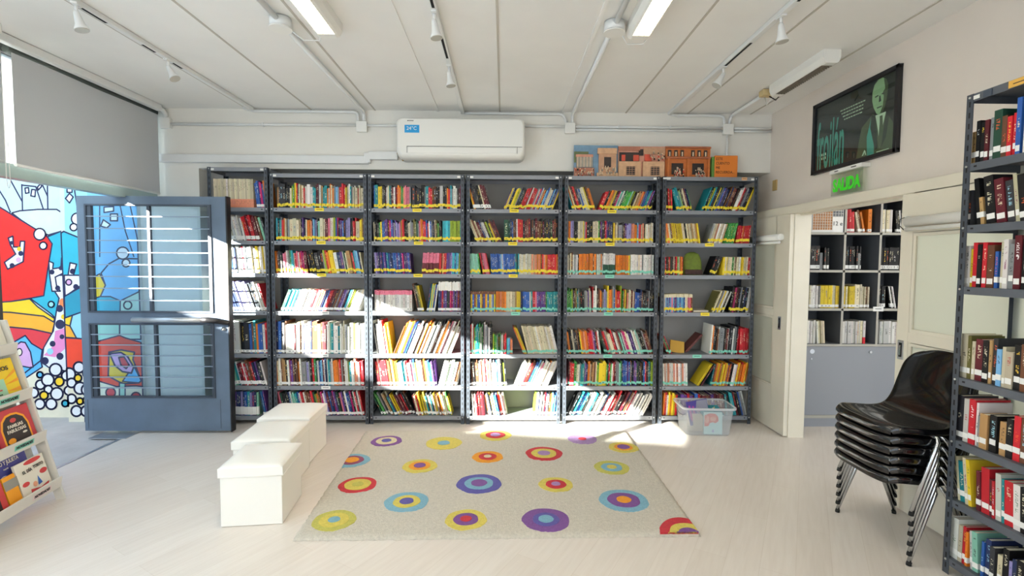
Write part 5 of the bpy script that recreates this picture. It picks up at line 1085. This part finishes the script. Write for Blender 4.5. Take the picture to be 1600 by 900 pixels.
q.mesh(vs, [(i * N + k, i * N + (k + 1) % N, (i + 1) * N + (k + 1) % N, (i + 1) * N + k) for i in range(5) for k in range(N)] + [tuple(reversed(range(N))), tuple(range(5 * N, 6 * N))], M_bin, False); q.build('bin_body', BN)
q = MB(); a = rr(.225, .158, .045); b_ = rr(.243, .175, .055)
vs = [(x, y, .262) for x, y in a] + [(x, y, .262) for x, y in b_] + [(x, y, .246) for x, y in b_]
q.mesh(vs, [(k, (k + 1) % N, N + (k + 1) % N, N + k) for k in range(N)] + [(N + k, N + (k + 1) % N, 2 * N + (k + 1) % N, 2 * N + k) for k in range(N)], M_rim); q.build('bin_rim', BN)
q = MB(); q.tube([(-.215, -.148, .21), (-.232, -.12, .185), (-.234, 0.0, .18), (-.232, .08, .2)], .003, M_doord, 6); q.build('bin_handle', BN)
BM = Matrix.Translation((1.865, 4.455, 0)) @ Matrix.Rotation(radians(-3), 4, 'Z')
def binbook(lx_, ly, lz, w, h, d, rot, cm, label, deco=()):
    o = empty('book', BM @ Vector((lx_, ly, lz)), 0, label, 'book', 'picture books in the clear bin'); o.rotation_euler = (radians(rot[0]), radians(rot[1]), radians(rot[2] - 3))
    q = MB(); q.box(-w / 2, w / 2, 0, .002, 0, h, cm); q.box(-w / 2, w / 2, d - .002, d, 0, h, cm); q.box(-w / 2, -w / 2 + .002, .002, d - .002, 0, h, cm); c = q.build('cover', o)
    box1('page_block', (-w / 2 + .002, w / 2 - .003, .002, d - .002, .003, h - .003), M_paper, o)
    for nm, pts, m_ in deco:
        q = MB(); q.mesh([(x, -.0008, z) for x, z in pts], [tuple(range(len(pts)))], m_); q.build(nm, c, fix=False)
    return o
Md = lambda n_, c: mat(n_, c, .5)
binbook(.045, -.118, .012, .165, .20, .008, (-3, 0, 0), Md('pale_aqua_cover', '#a9cfd0'), 'pale aqua picture book with red pattern pressed against the bin front', [
    ('cover_blotch', [(-.078 + .0, .12), (-.078, .17), (-.03, .19), (.02, .185), (.045, .16), (.05, .12), (.02, .10), (0, .11), (-.03, .10), (-.04, .075), (-.078, .07)], Md('coral_print', '#c2483c')), ('cover_blotch', oval(-.055, .135, .022, .035), Md('peach_print', '#e0a98a')), ('cover_blotch', oval(.0, .14, .026, .022), Md('peach_print', '#e0a98a')), ('cover_blotch', oval(.0, .03, .009, .014), Md('violet_print', '#8a84c0'))])
binbook(-.03, -.02, .075, .20, .215, .012, (-10, -9, 8), Md('violet_blue_cover', '#3a2d84'), 'violet and grey picture book sticking out of the bin', [
    ('cover_stripe', [(-.085, .04), (-.07, .04), (-.07, .18), (-.085, .18)], Md('magenta_print', '#a02c86')), ('cover_stripe', [(-.05, .03), (-.035, .03), (-.035, .17), (-.05, .17)], Md('magenta_print', '#a02c86')), ('cover_blotch', [(-.01, .06), (.02, .02), (.097, .03), (.097, .21), (.0, .212), (-.02, .14)], Md('grey_print', '#7f7f90')), ('cover_blotch', oval(.02, .12, .03, .008), Md('magenta_print', '#a02c86'))])
binbook(-.02, .05, .01, .22, .20, .01, (-6, 0, 0), Md('grey_cover', '#8f9296'), 'grey picture book standing inside the bin, behind the others')
binbook(.07, -.06, .17, .20, .16, .012, (-72, 0, 4), Md('teal_cover', '#1c7a86'), 'teal picture book lying near the bin rim')
binbook(-.09, -.04, .01, .14, .16, .012, (-8, 0, -10), Md('dull_cover', '#b0a898'), 'beige picture book inside the left of the bin')
q = MB(); q.tube([(0, 0, 0), (0, 0, .012), (0, 0, .02)], [.014, .012, .003], M_white, 10); q.tube([(.012, .004, .004), (.012, .004, .03)], [.008, .002], Md('gold_toy', '#c7a24a'), 8)
tag(q.build('small_toy', loc=BM @ Vector((.055, -.075, .222))), 'tiny white toy on the teal book in bin', 'toy')

# ------------------------------------------------------------------ magazine rack at left
RK = Matrix.Translation((-2.90, 3.19, 0)) @ Matrix.Rotation(radians(10) - pi / 2 + pi, 4, 'Z')
# rack frame: local x runs from the far end towards the viewer, local y into the rack (away from the room), z up
RKo = Vector((-2.862, 3.185, 0)); ex = Vector((.17, -.985, 0)).normalized(); ey = Vector((-.985, -.17, 0)).normalized()
RM = Matrix((ex, ey, Vector((0, 0, 1)))).transposed().to_4x4(); RM.translation = RKo
if RM.determinant() < 0: pass
rack = bpy.data.objects.new('magazine_rack', None); COL.objects.link(rack); rack.matrix_world = RM
tag(rack, 'white tiered display rack of new books at the left edge', 'rack')
M_rack = mat('white_rack_board', '#dcd8cf', .45, noise=.03, scale=6)
SLP = .24                                            # the rack leans back this much per metre
RL = .86
for x0, x1 in ((0, .018), (RL - .018, RL)):
    q = MB(); q.prism([(-.0, .0), (.05, .0), (.09 + SLP * 1.18, 1.18), (.0 + SLP * 1.18, 1.18)], 'x', x0, x1, M_rack)
    q.prism([(.30, .0), (.35, .0), (.09 + SLP * 1.18, 1.14), (.04 + SLP * 1.18, 1.14)], 'x', x0, x1, M_rack); q.build('side_frame', rack, bevel=.002)
tiers = [.09, .40, .68, .97]
for z in tiers:
    y = SLP * z
    box1('tier_shelf', (.018, RL - .018, y + .0, y + .09, z, z + .010), M_rack, rack)
    q = MB(); q.prism([(y - .006, z), (y + .006, z), (y - .004, z + .07), (y - .016, z + .07)], 'x', .018, RL - .018, M_rack); q.build('tier_lip', rack, bevel=.002)
    q = MB(); q.prism([(y + .09, z), (y + .096, z), (y + .096 + SLP * .27, z + .27), (y + .09 + SLP * .27, z + .27)], 'x', .018, RL - .018, M_rack); q.build('back_board', rack)
def rlabel(z, x, m_, t_, col=M_ink):
    y = SLP * z
    Mx = Matrix(((-1, 0, 0, x), (0, -.14, -.99, y - .0115), (0, .99, -.14, z + .036), (0, 0, 0, 1)))
    q = MB(); q.mesh([Mx @ Vector(p) for p in ((-.075, -.016, .0012), (.075, -.016, .0012), (.075, .016, .0012), (-.075, .016, .0012))], [(0, 1, 2, 3)], m_); lo = q.build('rack_label', rack, fix=False)
    text(t_, .024, col, 'label_lettering', lo, Mx @ Matrix.Translation((0, 0, .0025)), bold=.0008, sx=.9)
M_pinkl = mat('pale_pink_label', '#e8d2cf', .6)
rlabel(tiers[0], .19, M_pinkl, 'NOVEDADES'); rlabel(tiers[1], .20, M_tlab, 'NOVEDADES'); rlabel(tiers[2], .20, M_tlab, 'NOVEDADES')
def rbook(tier, x, w, h, cm, label, deco=(), txt=(), t=.012, dy=.0, cat='book', dz=0, design=None):
    """x: where its far edge stands along the tier; drawing coordinates run left to right as seen, up"""
    z = tiers[tier] + .011 + dz; y = SLP * z + .02 + dy; o = bpy.data.objects.new('display_book', None); COL.objects.link(o)
    up = Vector((0, .25, .968)); fw = Vector((0, -.968, .25))
    L3 = Matrix(((-1, 0, 0, x + w), (0, .25, -.968, y), (0, .968, .25, z), (0, 0, 0, 1)))      # x to the seen right, y up, z to the viewer
    o.matrix_world = RM @ L3; tag(o, label, cat, 'new books shown on the white rack')
    q = MB(); q.box(0, w, 0, h, -t, 0, cm); c = q.build('cover', o, bevel=.001)
    dw, dh = w / (design or (w, h))[0], h / (design or (w, h))[1]
    for e, (nm, pts, m_) in enumerate(deco): q = MB(); q.mesh([(a * dw, b * dh, .0005 + e * .0004) for a, b in pts], [tuple(range(len(pts)))], m_); q.build(nm, c, fix=False)
    for s_, sz, cx_, cy_, m_, sc in txt: text(s_, sz, m_, 'cover_lettering', c, Matrix.Translation((cx_ * dw, cy_ * dh, .004)), bold=sz * .02, sx=sc * dw)
    return o
M_crm = Md('book_cream', '#ebe6d6'); M_bl = Md('book_indigo', '#4a4a98'); M_rd = Md('book_brick', '#b9303c'); M_yl = Md('book_yellow', '#f0cc10'); M_dk = Md('book_dark', '#241c1c'); M_og = Md('book_orange', '#f0a018'); M_gn = Md('book_green', '#9fd0b0'); M_rr = Md('print_red', '#c43a3a'); M_lav = Md('print_lavender', '#a79ad8')
rbook(0, .04, .225, .235, M_crm, 'cream picture book with red clouds on the bottom tier', [('cover_cloud', oval(.10, .185, .05, .012), M_rr), ('cover_cloud', oval(.14, .11, .022, .014), M_rr), ('cover_cloud', oval(.03, .085, .02, .012), M_rr), ('boat', [(.04, .02), (.14, .02), (.15, .045), (.10, .035), (.045, .05)], M_rr), ('sail', [(.09, .05), (.10, .10), (.115, .055)], Md('print_blue', '#2d5fae')), ('figure', oval(.075, .065, .012, .014), Md('print_peach', '#e0a080'))],
      [('EL DÍA', .026, .055, .145, M_ink, .7), ('TORITO', .026, .12, .150, M_ink, .62)], t=.014, design=(.165, .20))
rbook(0, .275, .09, .20, M_og, 'small orange yellow book beside the cream one, bottom tier', [('cover_band', [(0, .12), (.10, .12), (.10, .175), (0, .175)], Md('print_grey', '#8f8d84'))], t=.01)
rbook(0, .375, .15, .20, M_dk, 'black and orange patterned book at left of the bottom tier', [('cover_band', [(.11, 0), (.15, 0), (.15, .19), (.11, .19)], M_rr), ('cover_patch', [(.02, .10), (.09, .10), (.09, .15), (.02, .15)], M_rr), ('cover_patch', oval(.05, .05, .03, .03), Md('print_teal', '#2f8f7f'))], t=.01)
rbook(0, .10, .33, .235, M_bl, 'indigo book lettered ROMEO Y JULIETA', [('cover_figure', oval(.10, .06, .05, .025), M_lav), ('cover_figure', oval(.14, .075, .03, .02), Md('print_white', '#dcdcf0')), ('cover_figure', oval(.24, .10, .018, .012), Md('print_violet', '#7a4f9a')), ('cover_figure', oval(.20, .06, .02, .018), M_dk)], [('ROMEO Y JULIETA', .034, .165, .165, M_crm, .75), ('tragedia', .014, .165, .13, M_crm, .8)], t=.012, dy=.045, dz=.09)
rbook(1, .03, .27, .25, M_rd, 'red book lettered FAMILIAS FABULOSAS with an arch', [('arch', [(.025, 0), (.19, 0), (.19, .12), (.175, .165), (.14, .19), (.105, .195), (.07, .19), (.04, .165), (.025, .12)], M_og), ('arch_inside', [(.035, 0), (.18, 0), (.18, .118), (.166, .158), (.135, .18), (.105, .184), (.075, .18), (.049, .158), (.035, .118)], M_dk), ('animal', oval(.065, .05, .022, .016), M_og), ('star', oval(.105, .155, .018, .012), M_rr), ('animal', oval(.15, .075, .014, .006), M_crm), ('animal', oval(.11, .02, .03, .012), M_rr)],
      [('FAMILIAS', .028, .107, .125, M_crm, .8), ('FABULOSAS', .028, .107, .10, M_crm, .75)], t=.02, design=(.215, .22))
rbook(1, .31, .14, .22, Md('book_plum', '#58182c'), 'plum coloured book with small lettering, behind red book', [], [('CRIA EL RIO', .018, .06, .05, Md('print_pink', '#e06080'), .8)], t=.012)
rbook(2, .035, .23, .265, M_yl, 'bright yellow book lettered DESEOS with rays', [('ray', [(.10, .02), (.19, .0), (.19, .02)], M_og), ('ray', [(.10, .05), (.19, .04), (.19, .058)], M_og), ('ray', [(.10, .08), (.19, .085), (.19, .10)], M_og), ('ray', [(.10, .10), (.19, .13), (.185, .145)], M_og), ('inset_cover', [(0, 0), (.105, 0), (.105, .11), (0, .11)], M_gn), ('inset_band', [(0, 0), (.105, 0), (.105, .025), (0, .03)], Md('print_green', '#2f7a58')), ('flower', oval(.07, .025, .018, .010), M_rr)],
      [('DESEOS', .036, .09, .155, M_ink, .95), ('poesía', .016, .05, .085, M_ink, .9), ('cuentos', .018, .05, .062, M_rr, .9), ('versos', .016, .05, .042, M_ink, .9)], t=.014, design=(.19, .20))
rbook(2, .28, .18, .24, M_gn, 'mint green book partly cut off, upper tier', [], [('versos', .026, .09, .14, M_ink, .8)], t=.012)
# narrow top shelf with a pale book above the yellow one
rbook(3, .03, .22, .20, M_crm, 'pale book with a grey shape on the topmost tier of rack', [('cover_shape', oval(.11, .10, .05, .05), Md('print_pale_blue', '#b9c6d2')), ('cover_line', [(.02, .03), (.18, .03), (.18, .035), (.02, .035)], M_ink)], t=.012)
